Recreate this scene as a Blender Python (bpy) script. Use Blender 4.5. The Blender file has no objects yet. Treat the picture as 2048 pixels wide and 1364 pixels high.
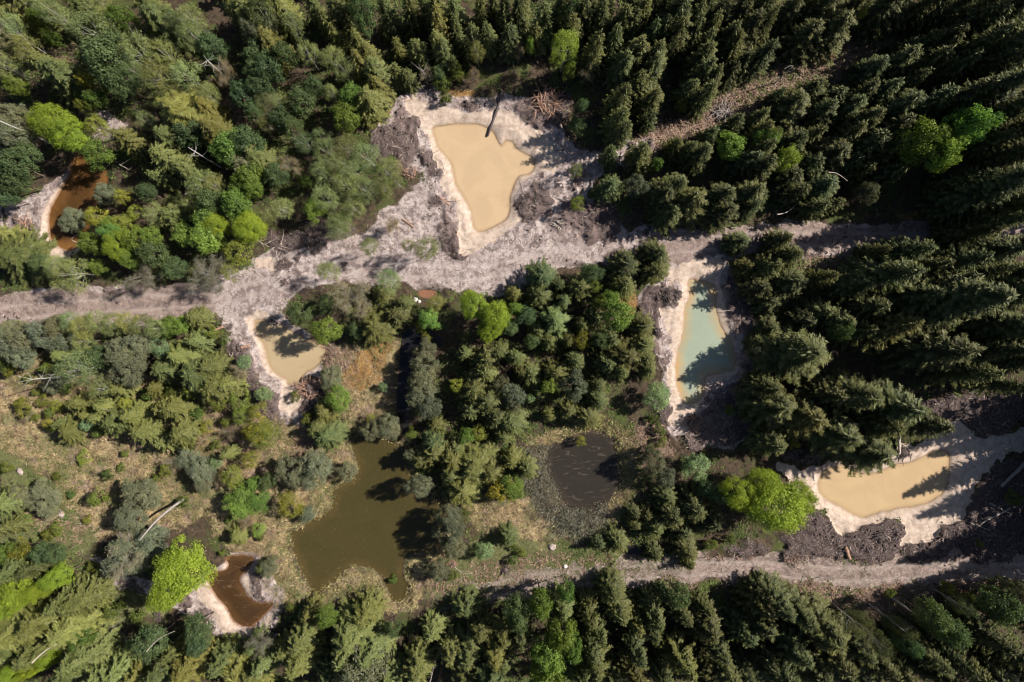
import bpy, math, random
import numpy as np
from mathutils import Vector

SC = bpy.context.scene
COL = SC.collection
PI = math.pi
HC = 100.0                      # camera height above the ground, metres
PPM = 24 / 36 * 2048 / HC       # photo pixels per metre at ground level

# ------------------------------------------------------------------ camera, sky, sun, exposure
cam_data = bpy.data.cameras.new('camera')
cam_data.lens = 24; cam_data.sensor_width = 36; cam_data.sensor_fit = 'HORIZONTAL'
cam_data.clip_start = 0.5; cam_data.clip_end = 3000
cam = bpy.data.objects.new('camera', cam_data); COL.objects.link(cam)
cam.location = (0, 0, HC); cam.rotation_euler = (0, 0, 0)
SC.camera = cam

SUN_EL, SUN_AZ = math.radians(42), math.radians(17)     # azimuth from +X towards +Y
sdir = Vector((math.cos(SUN_EL) * math.cos(SUN_AZ), math.cos(SUN_EL) * math.sin(SUN_AZ), math.sin(SUN_EL)))
world = bpy.data.worlds.new('World'); SC.world = world; world.use_nodes = True
wn = world.node_tree.nodes; wl = world.node_tree.links
bg = wn['Background']; sky = wn.new('ShaderNodeTexSky'); sky.sky_type = 'NISHITA'
sky.sun_disc = False; sky.sun_elevation = SUN_EL; sky.sun_rotation = PI / 2 - SUN_AZ
wl.new(sky.outputs[0], bg.inputs[0]); bg.inputs[1].default_value = 0.05
sun_data = bpy.data.lights.new('sun', 'SUN'); sun_data.energy = 5.0; sun_data.angle = math.radians(0.55)
sun_data.color = (1.0, 0.93, 0.83)
sun = bpy.data.objects.new('sun', sun_data); COL.objects.link(sun)
sun.rotation_euler = sdir.to_track_quat('Z', 'Y').to_euler(); sun.location = (60, 20, 80)
SC.view_settings.view_transform = 'Standard'; SC.view_settings.look = 'None'
SC.view_settings.exposure = 0.56; SC.view_settings.gamma = 1.0; SC.view_settings.use_curve_mapping = False
SC.render.engine = 'CYCLES'
SC.cycles.pixel_filter_type = 'BLACKMAN_HARRIS'; SC.cycles.filter_width = 1.05
SC.cycles.max_bounces = 5; SC.cycles.diffuse_bounces = 1; SC.cycles.glossy_bounces = 2
SC.cycles.transmission_bounces = 2; SC.cycles.transparent_max_bounces = 4
SC.cycles.caustics_reflective = False; SC.cycles.caustics_refractive = False

rng = np.random.default_rng(7)
random.seed(7)

def P(u, v, z=0.0):
    """photo pixel -> metres on the plane at height z"""
    k = (HC - z) / HC / PPM
    return ((u - 1024) * k, (682 - v) * k)

def PP(pts):
    return np.array([P(u, v) for u, v in pts])

# ------------------------------------------------------------------ noise
class Noise:
    def __init__(s, seed, n=256):
        s.g = np.random.default_rng(seed).random((n, n)); s.n = n
    def __call__(s, x, y, size):
        x = np.asarray(x) / size + 1000.3; y = np.asarray(y) / size + 1000.7
        xi = np.floor(x).astype(int); yi = np.floor(y).astype(int)
        fx = x - xi; fy = y - yi
        fx = fx * fx * (3 - 2 * fx); fy = fy * fy * (3 - 2 * fy)
        n = s.n; a = s.g[yi % n, xi % n]; b = s.g[yi % n, (xi + 1) % n]
        c = s.g[(yi + 1) % n, xi % n]; d = s.g[(yi + 1) % n, (xi + 1) % n]
        return (a * (1 - fx) + b * fx) * (1 - fy) + (c * (1 - fx) + d * fx) * fy
    def fbm(s, x, y, size, octs=4, gain=.5):
        t = 0; a = 1; w = 0
        for k in range(octs):
            t = t + a * (s(x + 31.7 * k, y - 17.3 * k, size / 2 ** k) - .5); w += a; a *= gain
        return t / w * 2
N1, N2, N3, N4, N5 = [Noise(i) for i in (11, 22, 33, 44, 55)]

def catmull(pts, k=5):
    pts = np.asarray(pts, float); n = len(pts); out = []
    for i in range(n):
        p0, p1, p2, p3 = pts[i - 1], pts[i], pts[(i + 1) % n], pts[(i + 2) % n]
        for j in range(k):
            t = j / k
            out.append(.5 * ((2 * p1) + (p2 - p0) * t + (2 * p0 - 5 * p1 + 4 * p2 - p3) * t * t + (3 * p1 - p0 - 3 * p2 + p3) * t ** 3))
    return np.array(out)

def seg_dist(x, y, a, b):
    dx, dy = b - a; L = dx * dx + dy * dy + 1e-9
    t = np.clip(((x - a[0]) * dx + (y - a[1]) * dy) / L, 0, 1)
    return np.hypot(x - a[0] - t * dx, y - a[1] - t * dy), t

def signed(x, y, poly, far=9.0):
    """signed distance, positive inside; +-far outside the neighbourhood"""
    out = np.full(x.shape, -far)
    lo = poly.min(0) - far; hi = poly.max(0) + far
    m = (x > lo[0]) & (x < hi[0]) & (y > lo[1]) & (y < hi[1])
    xs, ys = x[m], y[m]; d = np.full(xs.shape, 1e9); ins = np.zeros(xs.shape, bool)
    n = len(poly)
    for i in range(n):
        a, b = poly[i], poly[(i + 1) % n]
        d = np.minimum(d, seg_dist(xs, ys, a, b)[0])
        c = ((a[1] > ys) != (b[1] > ys)) & (xs < (b[0] - a[0]) * (ys - a[1]) / (b[1] - a[1] + 1e-12) + a[0])
        ins ^= c
    out[m] = np.where(ins, d, -d)
    return np.clip(out, -far, far)

# ------------------------------------------------------------------ the plan of the place (traced outlines, stored in photo pixels)
WATER = {
 'star': [(866,256),(880,249),(910,248),(940,247),(965,250),(985,262),(993,276),(1003,291),(1012,280),(1022,281),(1035,296),(1048,305),(1064,315),(1068,330),(1060,345),(1040,350),(1030,362),(1020,385),(1017,400),(1018,425),(1008,440),(985,452),(960,460),(948,450),(943,425),(930,395),(912,365),(905,330),(890,308),(875,290)],
 'small': [(508,647),(520,641),(545,645),(575,660),(610,680),(640,690),(648,705),(640,722),(625,735),(612,742),(600,755),(590,765),(575,768),(570,757),(552,748),(540,735),(532,715),(528,690),(515,672)],
 'amber': [(148,312),(135,350),(118,378),(103,405),(95,430),(95,460),(100,480),(110,490),(130,498),(150,490),(165,470),(172,450),(176,425),(190,400),(205,375),(208,350),(196,320),(175,310)],
 'milky': [(1382,561),(1403,561),(1428,572),(1434,619),(1441,647),(1459,678),(1468,702),(1470,735),(1438,745),(1412,752),(1407,788),(1386,805),(1369,798),(1358,771),(1355,740),(1357,702),(1369,664),(1372,619),(1382,595)],
 'long': [(1649,946),(1673,935),(1694,934),(1708,944),(1749,949),(1784,937),(1810,930),(1830,925),(1853,915),(1873,904),(1895,903),(1902,920),(1900,945),(1895,975),(1880,994),(1853,1008),(1811,1015),(1777,1021),(1749,1030),(1729,1034),(1708,1027),(1680,1011),(1653,997),(1641,975)],
 'rust': [(451,1118),(475,1114),(503,1119),(489,1143),(475,1159),(482,1180),(496,1200),(517,1211),(545,1209),(525,1232),(505,1250),(496,1256),(475,1249),(462,1235),(448,1211),(427,1190),(417,1166),(413,1149),(445,1144),(455,1133)],
 'great': [(700,882),(730,872),(770,876),(800,890),(822,915),(826,975),(850,998),(880,1005),(884,1060),(875,1100),(831,1108),(807,1121),(803,1152),(814,1170),(810,1197),(796,1206),(783,1201),(772,1180),(765,1159),(748,1142),(721,1135),(693,1142),(665,1166),(631,1190),(614,1170),(596,1132),(583,1101),(581,1066),(600,1056),(627,1039),(662,1015),(665,980),(707,956),(714,935),(705,905)],
 'reedy': [(1093,910),(1108,888),(1160,868),(1200,862),(1225,875),(1237,905),(1245,940),(1240,980),(1225,1000),(1190,1018),(1150,1020),(1122,1000),(1104,965),(1090,935)],
 'channel': [(805,665),(830,655),(870,665),(885,690),(850,705),(825,730),(815,780),(820,830),(812,868),(798,860),(792,800),(798,740),(800,700)],
 'puddle': [(838,582),(865,581),(874,587),(866,596),(848,597),(838,592)],
 'ditch': [(1245,1094),(1290,1097),(1288,1108),(1250,1108)],
}
SAND = {
 'star': [(812,190),(828,180),(845,192),(880,208),(920,214),(960,212),(1000,212),(1040,222),(1062,245),(1085,275),(1112,300),(1112,328),(1082,345),(1052,362),(1036,382),(1030,410),(1050,435),(1030,460),(1000,475),(960,492),(935,513),(916,500),(910,465),(903,430),(893,400),(886,375),(882,345),(870,312),(852,292),(840,262),(838,240),(812,225),(802,207)],
 'small': [(487,650),(490,634),(512,626),(531,630),(545,642),(560,700),(620,735),(645,722),(635,745),(600,780),(600,800),(592,818),(570,826),(560,810),(568,785),(562,768),(545,757),(524,740),(516,705),(505,682),(492,668)],
 'amber': [(128,352),(108,376),(92,402),(80,430),(76,460),(84,500),(100,530),(125,528),(150,505),(180,480),(150,440),(130,400),(140,370)],

 'milky': [(1348,527),(1380,520),(1420,512),(1440,530),(1444,570),(1455,620),(1466,660),(1474,720),(1488,745),(1470,762),(1430,766),(1417,790),(1402,815),(1392,848),(1365,856),(1340,852),(1336,832),(1350,810),(1345,780),(1340,740),(1335,700),(1333,668),(1320,642),(1323,617),(1352,612),(1358,590),(1340,568),(1328,550)],
 'long': [(1558,937),(1564,926),(1600,932),(1640,917),(1700,905),(1780,900),(1830,892),(1870,852),(1900,840),(1940,860),(1985,876),(2048,848),(2090,850),(2060,890),(2010,915),(1962,962),(1948,990),(1920,1040),(1885,1058),(1866,1088),(1802,1088),(1798,1040),(1760,1048),(1725,1060),(1695,1078),(1670,1072),(1652,1042),(1638,1020),(1600,1000),(1575,960)],
 'rust_low': [(400,1160),(418,1170),(430,1195),(450,1216),(462,1240),(478,1256),(500,1262),(528,1240),(545,1226),(538,1252),(515,1272),(480,1276),(450,1262),(425,1228),(395,1190),(380,1170)],
 'rust_top': [(424,1146),(440,1138),(452,1120),(455,1135),(446,1146),(430,1150)],
 'rust_right': [(480,1160),(494,1152),(500,1165),(503,1180),(512,1196),(504,1200),(490,1184)],
 'patch': [(512,520),(525,512),(548,515),(556,530),(540,540),(518,536)],
}
CLAY = [
 [(0,600),(0,600),(-60,605),(-60,655),(0,652),(80,652),(180,642),(300,632),(420,628),(445,640),(448,690),(470,735),(500,745),(540,800),(565,850),(605,840),(620,800),(640,790),(650,740),(600,660),(560,620),(600,592),(650,570),(720,562),(800,572),(880,590),(960,590),(1010,582),(1080,560),(1120,542),(1180,534),(1260,522),(1330,528),(1420,512),(1470,490),(1600,505),(1850,500),(1850,470),(1700,455),(1560,452),(1450,464),(1350,462),(1250,448),(1200,420),(1170,380),(1200,340),(1290,315),(1290,285),(1200,290),(1140,285),(1110,250),(1050,200),(1010,185),(960,190),(900,195),(850,170),(800,185),(770,220),(745,300),(800,320),(845,350),(800,400),(760,440),(700,470),(640,490),(580,500),(520,500),(500,530),(440,560),(400,580),(300,580),(140,570),(60,578)],
 [(0,400),(60,385),(100,372),(140,330),(160,312),(140,380),(110,400),(95,450),(95,490),(140,525),(100,560),(60,520),(0,480)],
 [(-40,430),(0,400),(10,470),(-40,480)],
 [(340,1210),(400,1165),(430,1130),(455,1110),(510,1120),(560,1160),(560,1215),(545,1250),(480,1300),(420,1260),(380,1225)],
 [(1270,590),(1330,545),(1345,500),(1450,500),(1470,560),(1500,650),(1530,760),(1510,880),(1440,900),(1340,870),(1335,800),(1310,730),(1300,660)],
 [(380,1190),(300,1190),(220,1170),(165,1110),(200,1110),(260,1160),(340,1150)],
 [(190,1250),(240,1250),(260,1280),(230,1320),(200,1300)],
 [(165,225),(210,215),(250,250),(240,275),(190,280)],
]
TRACK_UP = [(-60,628),(0,628),(100,618),(200,612),(300,604),(430,598),(520,575),(620,540),(720,530),(830,540),(940,545),(1040,530),(1150,510),(1280,498),(1400,488),(1520,478),(1700,478),(1850,482),(2000,470),(2150,450)]
TRACK_LOW = [(760,1235),(850,1215),(960,1185),(1080,1158),(1200,1150),(1330,1140),(1450,1135),(1560,1140),(1700,1150),(1850,1140),(1960,1142),(2120,1142)]
MUD = [
 [(770,262),(806,243),(836,245),(842,264),(854,292),(876,308),(878,345),(888,382),(900,408),(908,450),(920,515),(906,512),(884,455),(866,402),(852,345),(838,322),(800,320),(756,322),(748,290)],
 [(1033,386),(1070,368),(1105,380),(1110,408),(1080,432),(1052,436),(1038,410)],
 [(1041,214),(1100,188),(1140,180),(1148,207),(1105,252),(1072,262),(1050,240)],
 [(1278,590),(1325,562),(1352,582),(1352,608),(1322,614),(1320,642),(1334,680),(1334,730),(1340,800),(1322,745),(1306,690),(1300,648),(1280,625)],
 [(440,640),(470,640),(488,665),(500,700),(515,740),(545,762),(562,790),(560,850),(520,800),(480,740),(450,700)],
 [(590,770),(625,745),(655,760),(650,800),(600,820)],
 [(1560,1080),(1640,1040),(1660,1075),(1695,1082),(1740,1062),(1795,1050),(1800,1110),(1720,1118),(1560,1125)],
 [(1545,905),(1600,895),(1650,905),(1610,932),(1565,925)],
 [(1800,1090),(1866,1090),(1890,1060),(1925,1045),(1965,965),(2012,918),(2090,880),(2090,1110),(1900,1115)],
 [(1450,540),(1490,540),(1530,700),(1540,860),(1450,890),(1400,870),(1420,800),(1490,760),(1470,680)],
 [(1870,855),(1800,830),(1820,780),(1950,790),(2060,800),(2060,850),(1990,872),(1940,858),(1900,838)],
 [(1370,640),(1330,860),(1345,870),(1400,858),(1420,860),(1400,900),(1340,880),(1318,830)],
 [(540,480),(640,450),(700,440),(720,470),(640,490),(560,500)],
 [(1120,400),(1200,400),(1250,450),(1200,470),(1130,450)],
 [(1450,1092),(1560,1096),(1600,1090),(1560,1108),(1480,1108)],
 [(270,1185),(300,1200),(320,1235),(300,1225),(278,1205)],
 [(10,420),(50,430),(70,470),(60,500),(20,490)],
 [(1620,1030),(1700,1040),(1800,1030),(1900,1030),(1950,960),(2010,920),(2040,1000),(2000,1112),(1640,1120)],
]
STRAW = [
 [(-40,760),(60,700),(140,700),(230,760),(420,720),(520,830),(600,850),(640,880),(700,870),(718,930),(700,960),(665,985),(655,1020),(600,1055),(570,1070),(585,1120),(640,1210),(560,1210),(500,1110),(440,1090),(420,1040),(240,1080),(180,1060),(130,1000),(60,930),(-40,880)],
 [(690,690),(770,670),(810,690),(800,740),(790,860),(830,880),(720,880),(690,840),(680,780)],
 [(1060,890),(1100,868),(1180,835),(1240,850),(1260,900),(1240,1040),(1140,1080),(1000,1060),(930,1010),(1000,1000),(1070,1000)],
 [(630,1200),(690,1130),(750,1130),(790,1180),(800,1215),(820,1180),(805,1120),(880,1100),(830,1220),(700,1240)],
 [(920,990),(1050,1000),(1150,1060),(1240,1040),(1230,1090),(1000,1080),(940,1050)],
 [(1225,850),(1260,860),(1280,930),(1250,1000),(1235,940)],
]
GREEN = [
 [(-40,860),(0,870),(60,925),(130,995),(190,1080),(170,1110),(60,1060),(0,960),(-40,930)],
 [(0,940),(80,960),(150,1040),(180,1100),(120,1130),(0,1100)],
 [(660,1160),(760,1150),(800,1215),(850,1180),(880,1100),(1000,1060),(1200,1100),(1400,1110),(1380,1150),(1100,1170),(850,1200),(700,1240),(620,1230)],
 [(560,1160),(610,1170),(640,1220),(590,1230)],
 [(0,690),(60,700),(30,760),(0,800)],
 [(190,1180),(290,1170),(330,1230),(260,1260),(190,1250)],
 [(300,640),(430,620),(440,640),(300,650)],
 [(780,1060),(880,1070),(880,1140),(800,1180)],
]
BRASH = [
 [(1230,310),(1290,270),(1400,220),(1520,150),(1620,90),(1720,60),(1810,50),(1800,90),(1720,130),(1640,190),(1540,230),(1440,255),(1340,290),(1280,325)],
 [(1610,500),(1700,490),(1860,480),(1980,460),(1980,500),(1800,520),(1660,540),(1600,540)],
 [(440,200),(520,200),(540,260),(470,260),(430,230)],
 [(110,100),(150,90),(160,120),(120,130)],
 [(640,690),(720,690),(700,760),(660,780)],
 [(870,1140),(1120,1110),(1380,1140),(1380,1170),(1000,1190),(860,1190)],
 [(600,850),(560,920),(520,960),(560,990),(640,880)],
 [(380,740),(520,820),(560,900),(520,930),(440,860)],
 [(0,980),(100,1010),(180,1040),(150,1100),(60,1040)],
 [(1700,1180),(1830,1150),(2048,1160),(2048,1230),(1850,1230),(1720,1220)],
 [(1380,1120),(1700,1120),(1900,1170),(1640,1210),(1500,1180)],
 [(1270,840),(1320,850),(1340,900),(1300,940),(1260,900)],
]
OCHRE = [
 [(745,215),(775,205),(790,230),(760,250),(745,240)],
 [(715,700),(770,680),(790,700),(760,760),(720,780),(690,760)],
 [(1235,590),(1275,580),(1290,620),(1250,640)],
 [(1600,60),(1700,95),(1660,130),(1620,110)],
 [(1790,430),(1900,400),(1900,430),(1820,445)],
 [(890,180),(960,180),(930,212),(890,205)],
]
water_p = {k: catmull(PP(v)) for k, v in WATER.items()}
sand_p = {k: catmull(PP(v), 4) for k, v in SAND.items()}
WLEV = -0.55

# ------------------------------------------------------------------ ground grid
GX0, GX1, GY0, GY1, STEP = -86.4, 86.4, -59.04, 59.04, 0.24
nx = int(round((GX1 - GX0) / STEP)) + 1; ny = int(round((GY1 - GY0) / STEP)) + 1
gx = GX0 + np.arange(nx) * STEP; gy = GY0 + np.arange(ny) * STEP
X, Y = np.meshgrid(gx, gy)
WX = X + N1.fbm(X, Y, 2.2, 3) * .55 + N3.fbm(X, Y, .7, 2) * .22
WY = Y + N2.fbm(X, Y, 2.2, 3) * .55 + N4.fbm(X, Y, .7, 2) * .22
WX1 = X + N1.fbm(X, Y, 1.4, 3) * .22; WY1 = Y + N2.fbm(X, Y, 1.4, 3) * .22

def ss(a, b, t):
    t = np.clip((t - a) / (b - a), 0, 1); return t * t * (3 - 2 * t)

wsd = {k: signed(WX1, WY1, p, 6.0) for k, p in water_p.items()}
WSD = np.max(np.stack(list(wsd.values())), 0)
ssd = {k: signed(WX1, WY1, p, 3.0) for k, p in sand_p.items()}
SSD = np.max(np.stack(list(ssd.values())), 0)
def zone(polys, soft=.5, far=3.0, wild=0.0):
    out = np.zeros_like(X)
    for p in polys:
        d = signed(WX, WY, PP(p), far)
        if wild: d = d + N5.fbm(X, Y, 3.0, 4) * wild
        out = np.maximum(out, ss(-soft, soft, d))
    return out
Z_sand = ss(-.3, .3, SSD - .2 * ss(.2, 1.2, -WSD) + (N3.fbm(X, Y, 1.1, 3) * .9 + N2.fbm(X, Y, 3.2, 3) * 1.3) * ss(.2, 1.6, -WSD))
Z_clay = zone(CLAY, .7, 3.0, 1.6)
Z_mud = zone(MUD, .9, 3.0, 2.6)
Z_mud = np.maximum(Z_mud, ss(.10, .26, N3.fbm(X, Y, 2.6, 5, .68)) * Z_clay * .95 * ss(.25, .6, N2(X, Y, 9)))
Z_straw = zone(STRAW, 1.2, 3.0, 1.2)
Z_green = zone(GREEN, 1.2, 3.0, 1.5)
Z_brash = zone(BRASH, 1.0, 3.0, 1.2)
Z_ochre = zone(OCHRE, .8, 3.0, 1.0)
def line_field(pts):
    p = PP(pts); d = np.full(X.shape, 1e9)
    for i in range(len(p) - 1):
        d = np.minimum(d, seg_dist(WX1, WY1, p[i], p[i + 1])[0])
    return d
TU = line_field(TRACK_UP); TL = line_field(TRACK_LOW)
Z_tu = ss(3.0, 1.7, TU + N5.fbm(X, Y, 3, 4) * 1.9); Z_tl = ss(2.7, 1.5, TL + N5.fbm(X, Y, 3, 4) * 1.9)
Z_tl = Z_tl * (.72 + .28 * ss(-5, 26, X)) * ss(-14, -6, X)     # the lower track fades out in grass
Z_track = np.maximum(Z_tu, Z_tl)

dwater = -WSD                                      # >0 outside
natural = np.maximum.reduce([wsd['great'], wsd['reedy'], wsd['channel'], wsd['ditch'], wsd['puddle']])
H = N1.fbm(X, Y, 26, 3) * .35 + N2.fbm(X, Y, 5, 4) * .16
rough = N3.fbm(X, Y, 1.0, 4, .62)
ridged = 1 - np.abs(N4.fbm(X, Y, 1.7, 3) * 2)
H += rough * (.10 + .16 * Z_clay * (1 - Z_track) * (1 - Z_sand) + .22 * Z_mud * (1 - Z_sand) + .26 * Z_straw + .05 * Z_sand)
H += Z_mud * (1 - Z_sand) * (.28 + .25 * ridged)
H = H * (1 - .45 * Z_sand) - .12 * Z_sand
H += Z_sand * (N5.fbm(X, Y, 2.2, 4) * .26 + np.sin(dwater * 6 + N4.fbm(X, Y, 4, 2) * 7) * .035 * ss(.2, .8, dwater) + .10 * np.abs(N2.fbm(X, Y, .9, 2)))
H = H * (1 - .6 * Z_track)
rut = np.exp(-((np.minimum(TU, TL) - .95) / .28) ** 2) * Z_track
H -= rut * .15 * (0.4 + .9 * N5(X, Y, 4.0))
H = np.maximum(H, WLEV + .18)
near = ss(2.2, 0.0, dwater)
slope = WLEV + np.clip(dwater, -3, 3) * np.where(dwater > 0, .34, .55) + (N3.fbm(X, Y, .8, 2) * .05) * (dwater > .1)
H = np.where(dwater < 2.2, slope * near + H * (1 - near), H)
H = np.where(dwater < 0, slope, H)
edge = np.minimum.reduce([X - GX0, GX1 - X, Y - GY0, GY1 - Y])
H = H * ss(0, 5, edge)

def gi(x, y):
    i = np.clip(((np.asarray(x) - GX0) / STEP), 0, nx - 1.001); j = np.clip(((np.asarray(y) - GY0) / STEP), 0, ny - 1.001)
    return i, j
def ground_z(x, y):
    i, j = gi(x, y); a = i.astype(int) if hasattr(i, 'astype') else int(i); b = j.astype(int) if hasattr(j, 'astype') else int(j)
    fx = i - a; fy = j - b
    return (H[b, a] * (1 - fx) + H[b, a + 1] * fx) * (1 - fy) + (H[b + 1, a] * (1 - fx) + H[b + 1, a + 1] * fx) * fy
def samp(Z, x, y):
    i, j = gi(x, y); return Z[j.astype(int), i.astype(int)]

# ------------------------------------------------------------------ materials
def new_mat(name):
    m = bpy.data.materials.new(name); m.use_nodes = True
    nt = m.node_tree; nt.nodes.clear(); o = nt.nodes.new('ShaderNodeOutputMaterial')
    return m, nt, o
def L(nt, a, b): nt.links.new(a, b)
def node(nt, t, **kw):
    n = nt.nodes.new(t)
    for k, v in kw.items(): setattr(n, k, v)
    return n
def mixc(nt, fac, a, b, mode='MIX'):
    n = node(nt, 'ShaderNodeMix', data_type='RGBA', blend_type=mode)
    for sock, v in ((n.inputs[0], fac), (n.inputs[6], a), (n.inputs[7], b)):
        if hasattr(v, 'links'): nt.links.new(v, sock)
        elif isinstance(v, tuple): sock.default_value = (*v, 1)
        else: sock.default_value = v
    return n.outputs[2]
def noise_n(nt, scale, detail=4, rough=.6, vec=None):
    n = node(nt, 'ShaderNodeTexNoise'); n.inputs['Scale'].default_value = scale
    n.inputs['Detail'].default_value = detail; n.inputs['Roughness'].default_value = rough
    if vec is not None: nt.links.new(vec, n.inputs['Vector'])
    return n.outputs[0]
def ramp(nt, v, lo, hi, a=0.0, b=1.0):
    n = node(nt, 'ShaderNodeMapRange'); nt.links.new(v, n.inputs[0])
    n.inputs[1].default_value = lo; n.inputs[2].default_value = hi; n.inputs[3].default_value = a; n.inputs[4].default_value = b
    return n.outputs[0]
def attr(nt, name):
    n = node(nt, 'ShaderNodeAttribute'); n.attribute_name = name; return n.outputs['Fac']
def math_n(nt, op, a, b=None):
    n = node(nt, 'ShaderNodeMath', operation=op)
    for s, v in zip(n.inputs, (a, b)):
        if v is None: continue
        if hasattr(v, 'links'): nt.links.new(v, s)
        else: s.default_value = v
    return n.outputs[0]

def ground_material():
    m, nt, out = new_mat('soil_and_clay')
    geo = node(nt, 'ShaderNodeNewGeometry').outputs['Position']
    big = noise_n(nt, .35, 5, .6, geo); mid = noise_n(nt, 1.6, 6, .65, geo); fine = noise_n(nt, 6.0, 4, .7, geo); vf = noise_n(nt, 17, 2, .6, geo)
    litter = mixc(nt, ramp(nt, mid, .35, .7), (.035, .026, .019), (.12, .085, .055))
    litter = mixc(nt, ramp(nt, big, .5, .62), litter, mixc(nt, ramp(nt, fine, .4, .6), (.045, .06, .018), (.10, .115, .035)))
    def pal(c0, c1, c2, n1=mid, n2=fine, lo=.38, hi=.64):
        a = mixc(nt, ramp(nt, n1, lo, hi), c0, c1)
        a = mixc(nt, ramp(nt, n2, .46, .34, 0, .7), a, c0)
        return mixc(nt, ramp(nt, n2, .52, .66), a, c2)
    brash = pal((.12, .08, .06), (.28, .19, .145), (.42, .32, .25))
    green = pal((.075, .085, .03), (.14, .155, .06), (.30, .24, .15))
    straw = pal((.12, .08, .045), (.39, .29, .155), (.60, .50, .27))
    straw = mixc(nt, ramp(nt, big, .52, .60), straw, brash)
    straw = mixc(nt, ramp(nt, noise_n(nt, .3, 5, .65, geo), .49, .58, 0, .85), straw, green)
    straw = mixc(nt, ramp(nt, noise_n(nt, .9, 5, .65, geo), .55, .6, 0, .75), straw, (.085, .06, .04))
    ochre = pal((.16, .08, .03), (.33, .19, .07), (.42, .3, .13))
    clay = pal((.23, .175, .165), (.50, .42, .40), (.64, .56, .53), mid, fine, .36, .56)
    mud = pal((.045, .032, .03), (.115, .082, .078), (.25, .2, .19), mid, fine, .35, .7)
    track = pal((.19, .135, .115), (.37, .285, .25), (.50, .42, .385), mid, fine, .3, .7)
    sand = mixc(nt, ramp(nt, mid, .3, .7), (.45, .335, .26), (.68, .565, .485))
    sand = mixc(nt, ramp(nt, vf, .62, .74, 0, .5), sand, (.30, .2, .13))
    col = litter
    jit = math_n(nt, 'MULTIPLY', math_n(nt, 'SUBTRACT', fine, .5), .9)
    for name, c in (('brash', brash), ('green', green), ('straw', straw), ('ochre', ochre), ('clay', clay), ('mud', mud), ('track', track), ('sand', sand)):
        w = math_n(nt, 'ADD', attr(nt, name), jit if name != 'sand' else math_n(nt, 'MULTIPLY', jit, .5))
        col = mixc(nt, ramp(nt, w, .38, .62), col, c)
    # purple-brown smears mixed into the clay, compacted pale wheel ruts
    sm = noise_n(nt, .85, 7, .72, geo); sm.node.inputs['Distortion'].default_value = .6
    sm = math_n(nt, 'MULTIPLY', ramp(nt, sm, .49, .57, 0, .72), math_n(nt, 'SUBTRACT', 1.0, math_n(nt, 'MULTIPLY', attr(nt, 'sand'), .82)))
    sm = math_n(nt, 'MULTIPLY', sm, math_n(nt, 'MAXIMUM', attr(nt, 'clay'), attr(nt, 'track')))
    band = noise_n(nt, .19, 5, .6, geo); band.node.inputs['Distortion'].default_value = .8
    col = mixc(nt, math_n(nt, 'MULTIPLY', math_n(nt, 'MULTIPLY', ramp(nt, band, .46, .6, 0, .55), attr(nt, 'clay')), math_n(nt, 'SUBTRACT', 1.0, attr(nt, 'sand'))), col, (.27, .2, .185))
    col = mixc(nt, sm, col, (.135, .098, .092))
    col = mixc(nt, math_n(nt, 'MULTIPLY', attr(nt, 'rut'), .4), col, (.50, .42, .385))
    sd = noise_n(nt, 1.1, 6, .7, geo); col = mixc(nt, math_n(nt, 'MULTIPLY', ramp(nt, sd, .52, .64, 0, .6), attr(nt, 'sand')), col, (.33, .245, .19))
    # dark crumbs and pale chips over the diggings
    vor = node(nt, 'ShaderNodeTexVoronoi'); vor.inputs['Scale'].default_value = 3.4; L(nt, geo, vor.inputs['Vector'])
    crumb = math_n(nt, 'MULTIPLY', ramp(nt, vor.outputs['Distance'], .22, .12), ramp(nt, mid, .5, .62))
    crumb = math_n(nt, 'MULTIPLY', crumb, math_n(nt, 'SUBTRACT', 1.0, attr(nt, 'sand')))
    col = mixc(nt, math_n(nt, 'MULTIPLY', crumb, .6), col, (.07, .05, .045))
    # wet rim at the water's edge: iron-stained clay
    wet = attr(nt, 'wet')
    col = mixc(nt, math_n(nt, 'MULTIPLY', wet, .85), col, mixc(nt, attr(nt, 'rusty'), (.30, .20, .115), (.20, .09, .03)))
    col = mixc(nt, attr(nt, 'reedmud'), col, (.06, .045, .03))
    b = node(nt, 'ShaderNodeBsdfPrincipled'); L(nt, col, b.inputs['Base Color'])
    L(nt, ramp(nt, wet, 0, 1, .95, .5), b.inputs['Roughness']); b.inputs['Specular IOR Level'].default_value = .25
    bump = node(nt, 'ShaderNodeBump'); bump.inputs['Strength'].default_value = .8; bump.inputs['Distance'].default_value = .14
    hh = math_n(nt, 'ADD', fine, math_n(nt, 'MULTIPLY', vf, .5)); L(nt, hh, bump.inputs['Height']); L(nt, bump.outputs[0], b.inputs['Normal'])
    L(nt, b.outputs[0], out.inputs[0]); return m
M_ground = ground_material()

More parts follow.
